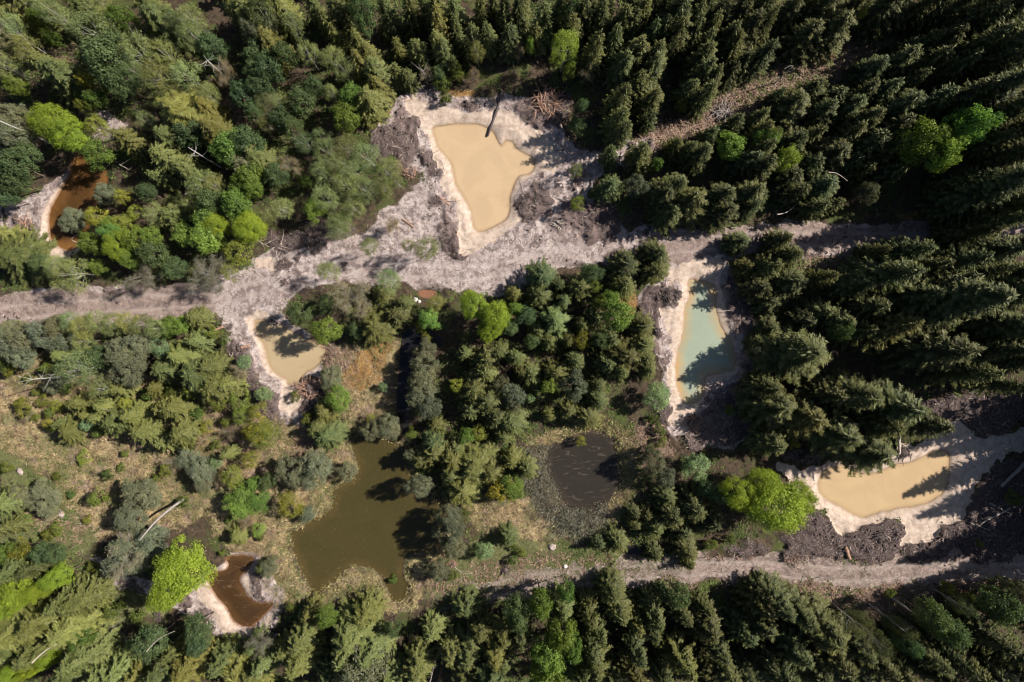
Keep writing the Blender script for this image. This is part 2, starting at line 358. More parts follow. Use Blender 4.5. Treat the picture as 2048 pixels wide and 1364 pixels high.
def leaf_material(name, tipc=None, trans=.3, rgh=.55):
    """takes its colour from the object colour; 'tone' varies leaf by leaf, 'tip' marks fresh growth"""
    m, nt, out = new_mat(name)
    oi = node(nt, 'ShaderNodeObjectInfo'); tone = attr(nt, 'tone')
    c = mixc(nt, 1.0, oi.outputs['Color'], mixc(nt, tone, (.62, .66, .7), (1.32, 1.25, 1.1)), 'MULTIPLY')
    if tipc: c = mixc(nt, attr(nt, 'tip'), c, mixc(nt, .55, c, tipc))
    d = node(nt, 'ShaderNodeBsdfPrincipled'); L(nt, c, d.inputs['Base Color']); d.inputs['Roughness'].default_value = rgh
    d.inputs['Specular IOR Level'].default_value = .3
    t = node(nt, 'ShaderNodeBsdfTranslucent'); L(nt, mixc(nt, 1.0, c, (1.15, 1.2, .55), 'MULTIPLY'), t.inputs[0])
    mx = node(nt, 'ShaderNodeMixShader'); mx.inputs[0].default_value = trans
    L(nt, d.outputs[0], mx.inputs[1]); L(nt, t.outputs[0], mx.inputs[2]); L(nt, mx.outputs[0], out.inputs[0]); return m
M_needle = leaf_material('spruce_needles', (.24, .23, .07), .06, .6)
M_leaf = leaf_material('leaves', None, .34, .5)

def bark_material(name, c0, c1, scale=6, dark=None):
    m, nt, out = new_mat(name)
    geo = node(nt, 'ShaderNodeNewGeometry').outputs['Position']
    mp = node(nt, 'ShaderNodeMapping'); L(nt, geo, mp.inputs[0]); mp.inputs['Scale'].default_value = (1, 1, .35 if not dark else 3.0)
    n = noise_n(nt, scale, 4, .7, mp.outputs[0]); c = mixc(nt, ramp(nt, n, .35, .65), c0, c1)
    if dark: c = mixc(nt, ramp(nt, noise_n(nt, 3.5, 2, .6, mp.outputs[0]), .58, .64), c, dark)
    b = node(nt, 'ShaderNodeBsdfPrincipled'); L(nt, c, b.inputs['Base Color']); b.inputs['Roughness'].default_value = .85
    bump = node(nt, 'ShaderNodeBump'); bump.inputs['Distance'].default_value = .03; L(nt, n, bump.inputs['Height']); L(nt, bump.outputs[0], b.inputs['Normal'])
    L(nt, b.outputs[0], out.inputs[0]); return m
M_bark = bark_material('dark_bark', (.06, .045, .035), (.16, .12, .095))
M_birch = bark_material('birch_bark', (.42, .40, .36), (.62, .60, .56), 5, (.06, .05, .045))
M_dead = bark_material('weathered_wood', (.20, .17, .155), (.38, .34, .32), 8)
M_pale = bark_material('bleached_wood', (.36, .30, .25), (.58, .51, .44), 8)
M_red = bark_material('fresh_reddish_wood', (.24, .13, .09), (.44, .28, .20), 8)
M_darkwood = bark_material('wet_dark_wood', (.045, .035, .035), (.12, .095, .09), 8)
M_cut = bark_material('sawn_wood', (.40, .26, .15), (.55, .38, .24), 12)
def plain(name, c0, c1, scale=3, rgh=.9):
    m, nt, out = new_mat(name)
    geo = node(nt, 'ShaderNodeNewGeometry').outputs['Position']
    ob = node(nt, 'ShaderNodeAttribute'); ob.attribute_name = 'tone'
    c = mixc(nt, ramp(nt, noise_n(nt, scale, 4, .7, geo), .35, .65), c0, c1)
    c = mixc(nt, 1.0, c, mixc(nt, ob.outputs['Fac'], (.6, .6, .6), (1.35, 1.3, 1.25)), 'MULTIPLY')
    b = node(nt, 'ShaderNodeBsdfPrincipled'); L(nt, c, b.inputs['Base Color']); b.inputs['Roughness'].default_value = rgh
    L(nt, b.outputs[0], out.inputs[0]); return m
M_clod = plain('clay_clods', (.30, .24, .22), (.50, .43, .41))
M_clodd = plain('peat_clods', (.06, .043, .04), (.13, .1, .095))
M_stone = plain('pale_stone', (.45, .42, .4), (.66, .63, .6), 5)
M_straw = plain('dry_grass_blades', (.19, .125, .075), (.56, .45, .26), .38)
M_gras = plain('green_grass_blades', (.09, .13, .035), (.19, .22, .07), 1.0)
M_sedge = plain('sedge_blades', (.28, .24, .10), (.60, .52, .26), .6)
M_reed = plain('dead_reed_blades', (.12, .125, .09), (.30, .29, .225), 1.0)
M_weed = plain('low_leafy_plants', (.05, .085, .018), (.12, .17, .035), .5)
M_bracken = plain('dead_bracken_fronds', (.20, .125, .09), (.38, .27, .2), .7)
M_scrub = plain('meadow_scrub', (.10, .085, .035), (.22, .20, .08), .35)
M_twig = plain('broken_twigs', (.20, .155, .13), (.45, .38, .33), 2)

def water_material(name, shallow, deep, dist, rgh=.12, bumpd=.012, scum=None):
    m, nt, out = new_mat(name)
    geo = node(nt, 'ShaderNodeNewGeometry').outputs['Position']
    dep = attr(nt, 'depth'); n = noise_n(nt, .55, 4, .6, geo)
    f = ramp(nt, math_n(nt, 'ADD', dep, math_n(nt, 'MULTIPLY', math_n(nt, 'SUBTRACT', n, .5), dist * .8)), .0, dist)
    c = mixc(nt, f, shallow, deep)
    c = mixc(nt, ramp(nt, noise_n(nt, 2.2, 6, .7, geo), .6, .72, 0, .3), c, tuple(v * .74 for v in shallow))
    pl = noise_n(nt, .16, 5, .6, geo); pl.node.inputs['Distortion'].default_value = 1.2
    c = mixc(nt, ramp(nt, pl, .42, .6, 0, .5), c, tuple(v * .86 for v in deep))
    b = node(nt, 'ShaderNodeBsdfPrincipled'); b.inputs['Roughness'].default_value = rgh
    if scum:
        mp =  node(nt, 'ShaderNodeMapping'); L(nt, geo, mp.inputs[0]); mp.inputs['Rotation'].default_value = (0, 0, 1.1); mp.inputs['Scale'].default_value = (1, 3, 1) if scum[1] < 2 else (1, 1, 1)
        wv = noise_n(nt, scum[1], 6, .66, mp.outputs[0]); wv.node.inputs['Distortion'].default_value = 2.2 if scum[1] < 2 else .4; s = ramp(nt, wv, scum[2], scum[2] + .1)
        c = mixc(nt, math_n(nt, 'MULTIPLY', s, scum[3]), c, scum[0]); L(nt, ramp(nt, s, 0, 1, rgh, .7), b.inputs['Roughness'])
    L(nt, c, b.inputs['Base Color']); b.inputs['IOR'].default_value = 1.33
    bump = node(nt, 'ShaderNodeBump'); bump.inputs['Distance'].default_value = bumpd; bump.inputs['Strength'].default_value = .5
    L(nt, noise_n(nt, 3.0, 3, .5, geo), bump.inputs['Height']); L(nt, bump.outputs[0], b.inputs['Normal'])
    L(nt, b.outputs[0], out.inputs[0]); return m
WMAT = {
 'star': water_material('turbid_ochre_water', (.40, .28, .165), (.50, .362, .225), .35),
 'small': water_material('turbid_tan_water', (.38, .27, .15), (.40, .31, .19), .4),
 'amber': water_material('amber_water', (.19, .09, .03), (.075, .038, .014), 2.0),
 'milky': water_material('milky_turquoise_water', (.46, .30, .14), (.30, .345, .27), 1.5),
 'long': water_material('turbid_sandy_water', (.40, .28, .15), (.49, .355, .205), .5),
 'rust': water_material('rust_brown_water', (.105, .055, .022), (.055, .03, .014), 1.0, .15, .012, ((.19, .125, .06), .32, .57, .5)),
 'great': water_material('dark_olive_water', (.085, .062, .024), (.058, .047, .017), 1.5, .12, .02, ((.15, .12, .065), 4.5, .60, .5)),
 'reedy': water_material('peaty_water', (.055, .042, .03), (.032, .027, .022), 1.2, .16, .02, ((.115, .09, .065), .28, .56, .45)),
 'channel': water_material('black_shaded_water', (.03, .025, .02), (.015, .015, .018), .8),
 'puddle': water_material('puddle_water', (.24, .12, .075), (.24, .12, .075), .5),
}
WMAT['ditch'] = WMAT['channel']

# ------------------------------------------------------------------ mesh helpers
def make_mesh(name, V, F, mat, attrs=None, smooth=False):
    V = np.asarray(V, np.float32); F = np.asarray(F, np.int32); k = F.shape[1]
    me = bpy.data.meshes.new(name); me.vertices.add(len(V)); me.vertices.foreach_set('co', V.ravel())
    me.loops.add(F.size); me.loops.foreach_set('vertex_index', F.ravel())
    me.polygons.add(len(F)); me.polygons.foreach_set('loop_start', np.arange(0, F.size, k, dtype=np.int32))
    me.polygons.foreach_set('loop_total', np.full(len(F), k, np.int32))
    if attrs:
        for an, av in attrs.items():
            a = me.attributes.new(an, 'FLOAT', 'POINT'); a.data.foreach_set('value', np.asarray(av, np.float32))
    me.materials.append(mat); me.update(calc_edges=True)
    if smooth: me.polygons.foreach_set('use_smooth', np.ones(len(F), bool))
    return me
def link(name, me, parent=None, loc=(0, 0, 0)):
    o = bpy.data.objects.new(name, me); COL.objects.link(o); o.location = loc
    if parent is not None: o.parent = parent
    return o
def tag(o, label=None, cat=None, group=None, kind=None):
    for k, v in (('label', label), ('category', cat), ('group', group), ('kind', kind)):
        if v: o[k] = v
    return o

# ------------------------------------------------------------------ ground objects, cut out of one continuous surface
cell = lambda Z: (Z[:-1, :-1] + Z[1:, :-1] + Z[:-1, 1:] + Z[1:, 1:]) / 4
cellid = np.zeros((ny - 1, nx - 1), int)
names = ['forest_floor', 'meadow', 'clay_clearing', 'upper_track', 'lower_track', 'mud_heaps']
cellid[cell(np.maximum(Z_straw, Z_green)) > .5] = 1
cellid[cell(Z_clay) > .5] = 2
cellid[cell(Z_mud) > .5] = 5
cellid[cell(Z_tl) > .5] = 4
cellid[cell(Z_tu) > .5] = 3
glab = {'forest_floor': 'brown litter covered ground between the trees', 'meadow': 'straw coloured meadow with green grass patches',
        'clay_clearing': 'pale pinkish rubbly clay left by the digging', 'upper_track': 'pale dirt track crossing the clearing',
        'lower_track': 'brownish dirt track below the ponds', 'mud_heaps': 'dark brown peaty spoil beside the ponds'}
blab = {'star': 'cream clay bank round the largest ochre pond', 'small': 'cream clay rim of the small tan pond', 'amber': 'cream rim of the amber pond',
        'milky': 'pale sandy bank round the turquoise pond', 'long': 'wide pale sand bank round the long ochre pond', 'rust': 'pinkish white bank of the rust brown pond', 'patch': 'round bare sandy patch'}
bank_keys = {'star': ['star'], 'small': ['small'], 'amber': ['amber'], 'milky': ['milky'], 'long': ['long'], 'rust': ['rust_low', 'rust_top', 'rust_right'], 'patch': ['patch']}
for i, (bk, ks) in enumerate(bank_keys.items()):
    names.append('pond_bank' if bk != 'patch' else 'sandy_patch'); best = np.max(np.stack([ssd[k] for k in ks]), 0)
    if bk in wsd: best = np.maximum(best, wsd[bk])
    cellid[(cell(best) > 0)] = 6 + i
    glab[len(names) - 1] = blab[bk]
wetv = ss(.42, .12, dwater) * (natural < -1.0) + ss(.35, .0, dwater) * (natural >= -1.0) * .3
rustyv = np.maximum(ss(-3, 0, wsd['amber']), ss(-3, 0, wsd['rust']))
ATT = {'rut': rut, 'sand': Z_sand * (natural < -.8), 'clay': Z_clay, 'mud': Z_mud, 'straw': Z_straw, 'green': Z_green, 'brash': Z_brash, 'ochre': Z_ochre,
       'track': Z_track * np.maximum(np.maximum(ss((1230 - 1024) / PPM, (1330 - 1024) / PPM, X), ss((450 - 1024) / PPM, (400 - 1024) / PPM, X)), Z_tl), 'wet': wetv, 'rusty': rustyv, 'reedmud': np.maximum(ss(1.0, .0, dwater) * (natural > -1.2) * .7, .8 * ss(4.6, 2.2, -wsd['reedy'] + N3.fbm(X, Y, 3, 3) * 2) * (Y < (682 - 890) / PPM) * (X < (1215 - 1024) / PPM) * (X > (1030 - 1024) / PPM))}
idx = np.arange(nx * ny).reshape(ny, nx)
quads = np.stack([idx[:-1, :-1], idx[:-1, 1:], idx[1:, 1:], idx[1:, :-1]], -1)
VV = np.stack([X, Y, H], -1).reshape(-1, 3)
for ci, nm in enumerate(names):
    F = quads[cellid == ci]
    if not len(F): continue
    used, inv = np.unique(F, return_inverse=True)
    me = make_mesh(nm, VV[used], inv.reshape(F.shape), M_ground, {k: v.ravel()[used] for k, v in ATT.items()}, True)
    o = link(nm, me); tag(o, glab.get(nm) or glab.get(ci), None, None, 'structure')
# the ground beyond, out to the horizon
ring = [(GX0, GY0), (GX1, GY0), (GX1, GY1), (GX0, GY1)]; V = []; F = []
for s in (1, 3, 12): V += [(x * s, y * s, 0) for x, y in ring]
for a in (0, 4):
    for k in range(4): F.append((a + k, a + 4 + k, a + 4 + (k + 1) % 4, a + (k + 1) % 4))
me = make_mesh('ground', V, F, M_ground); tag(link('ground', me), 'forest ground beyond the clearing', None, None, 'structure')

# ------------------------------------------------------------------ water sheets
wlab = {'star': 'ochre water of the big star shaped pond', 'small': 'tan water of the small pond under the green tree', 'amber': 'amber brown water half hidden by trees',
        'milky': 'milky turquoise water with orange shallows', 'long': 'sandy ochre water of the long pond under spruce shadows', 'rust': 'rust brown water with swirling scum',
        'great': 'dark olive water of the largest pond', 'reedy': 'dark peaty water ringed by dead reeds', 'channel': 'black water of the narrow shaded channel',
        'puddle': 'small reddish puddle beside the track', 'ditch': 'dark ditch water beside the lower track', 'pool': 'dark shaded pool in ochre grass'}
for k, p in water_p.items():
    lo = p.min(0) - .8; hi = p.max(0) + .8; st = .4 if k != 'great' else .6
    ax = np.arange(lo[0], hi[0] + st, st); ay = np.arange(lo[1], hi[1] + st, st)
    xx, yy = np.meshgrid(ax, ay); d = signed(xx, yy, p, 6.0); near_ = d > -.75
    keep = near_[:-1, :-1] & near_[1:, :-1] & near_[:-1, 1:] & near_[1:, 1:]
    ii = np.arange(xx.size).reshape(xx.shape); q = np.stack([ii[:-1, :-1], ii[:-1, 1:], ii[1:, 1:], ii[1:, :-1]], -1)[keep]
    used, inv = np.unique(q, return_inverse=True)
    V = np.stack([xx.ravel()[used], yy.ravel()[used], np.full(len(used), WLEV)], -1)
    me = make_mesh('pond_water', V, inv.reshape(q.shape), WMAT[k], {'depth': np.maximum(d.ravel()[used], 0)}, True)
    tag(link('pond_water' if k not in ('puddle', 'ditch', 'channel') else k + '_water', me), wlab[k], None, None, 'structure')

# ------------------------------------------------------------------ foliage building blocks
def norm(v): return v / (np.linalg.norm(v, axis=-1, keepdims=True) + 1e-9)
def leaves(C, A, Nn, Ln, Wd, tone, tip=None):
    """diamond leaves: centre, long axis, normal, length, width"""
    A = norm(A); S = norm(np.cross(A, Nn)); Ln = np.broadcast_to(Ln, (len(C),))[:, None]; Wd = np.broadcast_to(Wd, (len(C),))[:, None]
    V = np.stack([C - A * Ln / 2, C + S * Wd / 2 - A * Ln * .08, C + A * Ln / 2, C - S * Wd / 2 - A * Ln * .08], 1).reshape(-1, 3)
    F = np.arange(len(V)).reshape(-1, 4); at = {'tone': np.repeat(np.broadcast_to(tone, (len(C),)), 4)}
    if tip is not None: at['tip'] = np.repeat(np.broadcast_to(tip, (len(C),)), 4)
    return V, F, at
def tube(path, radii, sides=5, cap=True):
    path = np.asarray(path, float); n = len(path); V = []; F = []
    t = np.gradient(path, axis=0); t = norm(t)
    ref = np.array([0, 0, 1.0]) if abs(t[0][2]) < .9 else np.array([1.0, 0, 0])
    u = norm(np.cross(t, ref)); w = np.cross(t, u)
    a = np.arange(sides) / sides * 2 * PI
    for i in range(n):
        V.append(path[i] + radii[i] * (np.cos(a)[:, None] * u[i] + np.sin(a)[:, None] * w[i]))
    V = np.concatenate(V)
    for i in range(n - 1):
        for k in range(sides): F.append((i * sides + k, i * sides + (k + 1) % sides, (i + 1) * sides + (k + 1) % sides, (i + 1) * sides + k))
    if cap:
        for b in (0, (n - 1) * sides):
            c = len(V); V = np.vstack([V, V[b:b + sides].mean(0)])
            for k in range(sides): F.append((b + k, b + (k + 1) % sides, c, c))
    return V, np.array(F)
def join(parts):
    V = []; F = []; o = 0
    for v, f in parts: V.append(v); F.append(f + o); o += len(v)
    return np.concatenate(V), np.concatenate(F)
def tri_fix(me):
    me.validate(); return me

# --- spruce
def spruce(h, R, seed, whorl=.42, prof=1.0, lean=.0, start=.06, twig=.5, nb=9):
    r = np.random.default_rng(seed); C = []; A = []; Nn = []; Ln = []; T = []; Tp = []
    z = h * start; ang = 0; lop = r.random(2) * 2 * PI
    while z < h * .985:
        f = (z / h - start) / (1 - start); rad = R * (1 - f) ** prof * (1.0 if f > .12 else .75 + 2 * f) + .12
        n = max(4, int(nb * (.5 + .5 * (1 - f)))) ; ang += 1.3
        for b in range(n):
            a = ang + 2 * PI * b / n + r.normal(0, .16)
            br = rad * (r.uniform(.72, 1.12) + .10 * math.sin(2 * a + lop[0]))
            up = .55 * f - .18 + r.normal(0, .07)
            d = np.array([math.cos(a), math.sin(a), 0.]); side = np.array([-math.sin(a), math.cos(a), 0.])
            step = twig * .30; m = max(3, int(br / step)); tt = (np.arange(m) + r.random()) / m
            tt = tt[tt > .12]
            zz = z + r.normal(0, .12) + br * (up * tt - .22 * tt ** 2 + .10 * tt ** 3)
            for s in (-1, 1, 0):
                if s == 0:
                    k = tt[::2]; zk = zz[::2]
                    c = d * (br * k)[:, None] + np.stack([0 * k, 0 * k, zk + .05], -1); ax = np.tile(d, (len(k), 1)); ax[:, 2] = up - .3 * k
                    l = np.full(len(k), twig * .9)
                else:
                    k = tt; zk = zz; l = twig * (1.35 - .75 * k) * r.uniform(.7, 1.2, len(k)) * min(1, .45 + br / 2.5)
                    off = (l * .42)[:, None] * (side * s * .8 + d * .55)
                    c = d * (br * k)[:, None] + np.stack([0 * k, 0 * k, zk], -1) + off
                    ax = side * s * .85 + d * r.uniform(.35, .8, len(k))[:, None]; ax[:, 2] -= r.uniform(.05, .45, len(k))
                nn = np.tile(np.array([0, 0, .8]), (len(k), 1)) + r.normal(0, .34, (len(k), 3)) + d * .8
                C.append(c); A.append(ax); Nn.append(nn); Ln.append(l)
                T.append(np.clip(r.normal(.42, .2, len(k)) + .12 * k, 0, 1)); Tp.append(np.clip((k - .62) * 2.2, 0, 1) * r.uniform(.3, 1, len(k)))
        z += whorl * r.uniform(.75, 1.2) * (1.0 if f < .8 else .7)
    C = np.concatenate(C); A = np.concatenate(A); Nn = np.concatenate(Nn); Ln = np.concatenate(Ln); T = np.concatenate(T); Tp = np.concatenate(Tp)
    V, F, at = leaves(C, A, Nn, Ln * 1.15, Ln * .36, T, Tp)
    crown = make_mesh('crown', V, F, M_needle, at)
    p = np.array([[0, 0, -.6], [.02, 0, h * .3], [0, .03, h * .65], [0, 0, h * 1.0]])
    tv, tf = tube(p, [h * .013 + .06, h * .010 + .04, h * .006 + .02, .012], 6)
    return dict(h=h, R=R, crown=crown, trunk=make_mesh('trunk', tv, tf, M_bark, None, True))

# --- broadleaf with limbs
def broad(h, R, seed, nclump=70, per=60, leaf=.28, lw=.62, zlo=.3, crad=.24, bark=M_bark, sparse=0.0, limb_n=9, limb_r=1.0, flat=1.0, stems=1):
    r = np.random.default_rng(seed); zc = h * (zlo + 1) / 2; hz = h * (1 - zlo) / 2
    parts = []; cl = []
    lobes = [(r.uniform(0, 2 * PI), r.uniform(.0, .28)) for _ in range(3)]
    while len(cl) < nclump:
        d = norm(r.normal(0, 1, 3)); 
        if d[2] < -.45: continue
        rr = r.uniform(.5, 1.0) ** .6; a = math.atan2(d[1], d[0])
        lump = 1 + sum(am * math.cos((k + 2) * (a - ph)) for k, (ph, am) in enumerate(lobes)) * .6
        c = np.array([d[0] * R * (1 - crad * .8) * lump, d[1] * R * (1 - crad * .8) * lump, d[2] * hz * (1 - crad * .5) * flat]) * rr
        cl.append((c + [0, 0, zc], R * crad * r.uniform(.6, 1.25)))
    C = []; A = []; Nn = []; T = []; S = []
    for c, cr in cl:
        k = int(per * r.uniform(.6, 1.2)); d = norm(r.normal(0, 1, (k, 3)) + [0, 0, .35])
        rad = cr * r.uniform(.45, 1.05, k)[:, None]
        C.append(c + d * rad * [1, 1, .75]); outw = norm(c - [0, 0, zc * .8])
        Nn.append(d * .8 + outw * .9 + r.normal(0, .45, (k, 3)) + [0, 0, .3]); A.append(r.normal(0, 1, (k, 3)))
        T.append(np.clip(r.normal(.45, .16) + r.normal(0, .17, k), 0, 1)); S.append(leaf * r.uniform(.65, 1.3, k))
    C = np.concatenate(C); S = np.concatenate(S)
    V, F, at = leaves(C, np.concatenate(A), np.concatenate(Nn), S, S * lw, np.concatenate(T))
    crown = make_mesh('crown', V, F, M_leaf, at)
    tr = []
    for s in range(stems):
        bx, by = (r.normal(0, .12 * stems, 2) if stems > 1 else (0, 0)); tx, ty = r.normal(0, R * (.12 if stems == 1 else .35), 2)
        base = np.array([bx, by, -.5]); top = np.array([tx, ty, h * .9])
        p = np.array([base, base * .6 + top * .4 + [r.normal(0, .15), r.normal(0, .15), 0], base * .25 + top * .75, top]); rb = (h * .013 + .04) * limb_r / math.sqrt(stems)
        tr.append(tube(p, [rb, rb * .75, rb * .45, .012], 6))
    p0 = np.array([0, 0, -.5])
    sel = r.choice(len(cl), min(limb_n, len(cl)), replace=False)
    for i in sel:
        c = cl[i][0]; zb = max(h * .18, c[2] * r.uniform(.35, .7)); st = np.array([0, 0, zb]); mid = (st + c) / 2 + [0, 0, -.08 * R] + r.normal(0, .08 * R, 3)
        rb = (h * .006 + .02) * limb_r; tr.append(tube(np.array([st, mid, c, c + (c - mid) * .35]), [rb, rb * .7, rb * .4, .01], 4, False))
    tv, tf = join(tr)
    return dict(h=h, R=R, crown=crown, trunk=make_mesh('trunk', tv, tf, bark, None, True))

# --- bare or hardly leafing tree: many thin branches
def bare(h, R, seed, n1=14, n2=9, n3=5, mat=M_dead, leafy=500, thick=1.0):
    r = np.random.default_rng(seed); tr = [tube([[0, 0, -.5], [.1, 0, h * .35], [0, .1, h * .8]], [.14 * thick, .11 * thick, .03], 5)]; tips = []
    for i in range(n1):
        a = 2 * PI * i / n1 + r.normal(0, .3); zb = h * r.uniform(.15, .75); d = np.array([math.cos(a), math.sin(a), r.uniform(.3, 1.1)])
        ln = R * r.uniform(.7, 1.1) / max(.8, np.linalg.norm(d[:2])) * (1.15 - zb / h * .5); s = np.array([0, 0, zb]); e = s + d * ln * [1, 1, .8]
        m = (s + e) / 2 + r.normal(0, .06 * R, 3); tr.append(tube([s, m, e], [.07 * thick, .045 * thick, .012], 4, False))
        for j in range(n2):
            t = r.uniform(.25, 1); q = s + (e - s) * t; d2 = norm(d * .6 + r.normal(0, .7, 3) + [0, 0, .2]); l2 = R * r.uniform(.2, .45); e2 = q + d2 * l2
            tr.append(tube([q, (q + e2) / 2 + r.normal(0, .03 * R, 3), e2], [.032 * thick, .022, .01], 3, False)); tips.append(e2)
            for k in range(n3):
                q3 = q + (e2 - q) * r.uniform(.3, 1); e3 = q3 + norm(d2 + r.normal(0, .8, 3)) * l2 * .5; tr.append(tube([q3, e3], [.02, .009], 3, False)); tips.append(e3)
    tv, tf = join(tr); trunk = make_mesh('branches', tv, tf, mat)
    tips = np.array(tips); k = r.integers(0, len(tips), max(leafy, 1)); C = tips[k] + r.normal(0, .2, (len(k), 3))
    V, F, at = leaves(C, r.normal(0, 1, C.shape), r.normal(0, 1, C.shape) + [0, 0, 1], .15, .09, r.random(len(C)))
    return dict(h=h, R=R, crown=make_mesh('leaves', V, F, M_leaf, at) if leafy else None, trunk=trunk)

PROTO = {}
PROTO['S'] = ([spruce(6, 2.0, 100 + i, .34, .62, twig=.42, start=.03, nb=9) for i in range(3)] +
              [spruce(11, 2.6, 110 + i, .42, .5 + .05 * i, twig=.5) for i in range(4)] + [spruce(21, 4.0, 120 + i, .5, .74, twig=.72, nb=10) for i in range(4)])
PROTO['star'] = [spruce(14, 3.4, 130 + i, .62, .9, twig=.62, nb=7) for i in range(2)]
PROTO['M'] = [broad(11, 4.6, 200 + i, 120, 135, .225, .75, .22, .22) for i in range(3)]
PROTO['G'] = [broad(8, 3.0, 210 + i, 75, 75, .24, .7, .2, .25) for i in range(4)]
PROTO['C'] = PROTO['G']
PROTO['Y'] = [broad(7, 2.6, 220 + i, 60, 50, .20, .7, .15, .24, sparse=.3) for i in range(3)]
PROTO['W'] = [broad(6, 2.6, 230 + i, 90, 110, .25, .34, .08, .22, limb_n=14, stems=3) for i in range(4)]
PROTO['L'] = [broad(5, 2.2, 240 + i, 55, 75, .19, .7, .1, .26) for i in range(2)]
PROTO['B'] = [broad(10, 2.6, 250 + i, 70, 52, .17, .6, .28, .25, bark=M_birch, limb_n=14, limb_r=.42) for i in range(4)]
PROTO['N'] = [broad(13, 3.4, 258, 110, 80, .2, .6, .15, .24, bark=M_birch, limb_n=10, limb_r=.5)]
PROTO['K'] = [bare(8, 2.9, 260 + i, leafy=6500, thick=.7) for i in range(3)]
PROTO['U'] = [broad(1.8, 1.2, 270 + i, 26, 55, .17, .55, .0, .3, limb_n=6, stems=3, limb_r=.6) for i in range(3)]
COLR = {'S': (.086, .103, .031), 'star': (.10, .12, .034), 'M': (.285, .375, .042), 'G': (.165, .25, .05), 'C': (.105, .155, .065), 'Y': (.25, .28, .05),
        'W': (.15, .168, .105), 'L': (.24, .33, .16), 'B': (.165, .205, .078), 'N': (.24, .33, .05), 'K': (.19, .175, .11), 'U': (.15, .19, .04)}
KNAME = {'S': 'spruce_tree', 'star': 'spruce_tree', 'M': 'maple_tree', 'G': 'broadleaf_tree', 'C': 'alder_tree', 'Y': 'hazel_bush', 'W': 'willow_tree', 'L': 'flowering_bush', 'B': 'birch_tree', 'N': 'birch_tree', 'K': 'budding_tree', 'U': 'low_shrub'}
KWORD = {'S': 'dark green spruce', 'star': 'olive spruce with spreading branches', 'M': 'bright yellow-green maple', 'G': 'fresh green leafy tree', 'C': 'deep green alder', 'Y': 'yellow-green airy bush',
         'W': 'grey-green willow', 'L': 'pale green bush', 'B': 'feathery light green birch', 'N': 'large bright green drooping birch', 'K': 'grey barely leafing tree', 'U': 'small green shrub'}
KCAT = {'S': 'spruce', 'star': 'spruce', 'M': 'tree', 'G': 'tree', 'C': 'tree', 'Y': 'bush', 'W': 'willow', 'L': 'bush', 'B': 'birch', 'N': 'birch', 'K': 'tree', 'U': 'shrub'}
KGRP = {'S': 'spruces round the clearing', 'star': 'spruces round the clearing', 'M': 'bright maples', 'G': 'fresh green leafy trees', 'C': 'deep green alders', 'Y': 'yellow-green bushes',
        'W': 'grey-green willows', 'L': 'pale green bushes', 'B': 'light green birches', 'N': 'light green birches', 'K': 'grey barely leafing trees', 'U': 'low shrubs'}

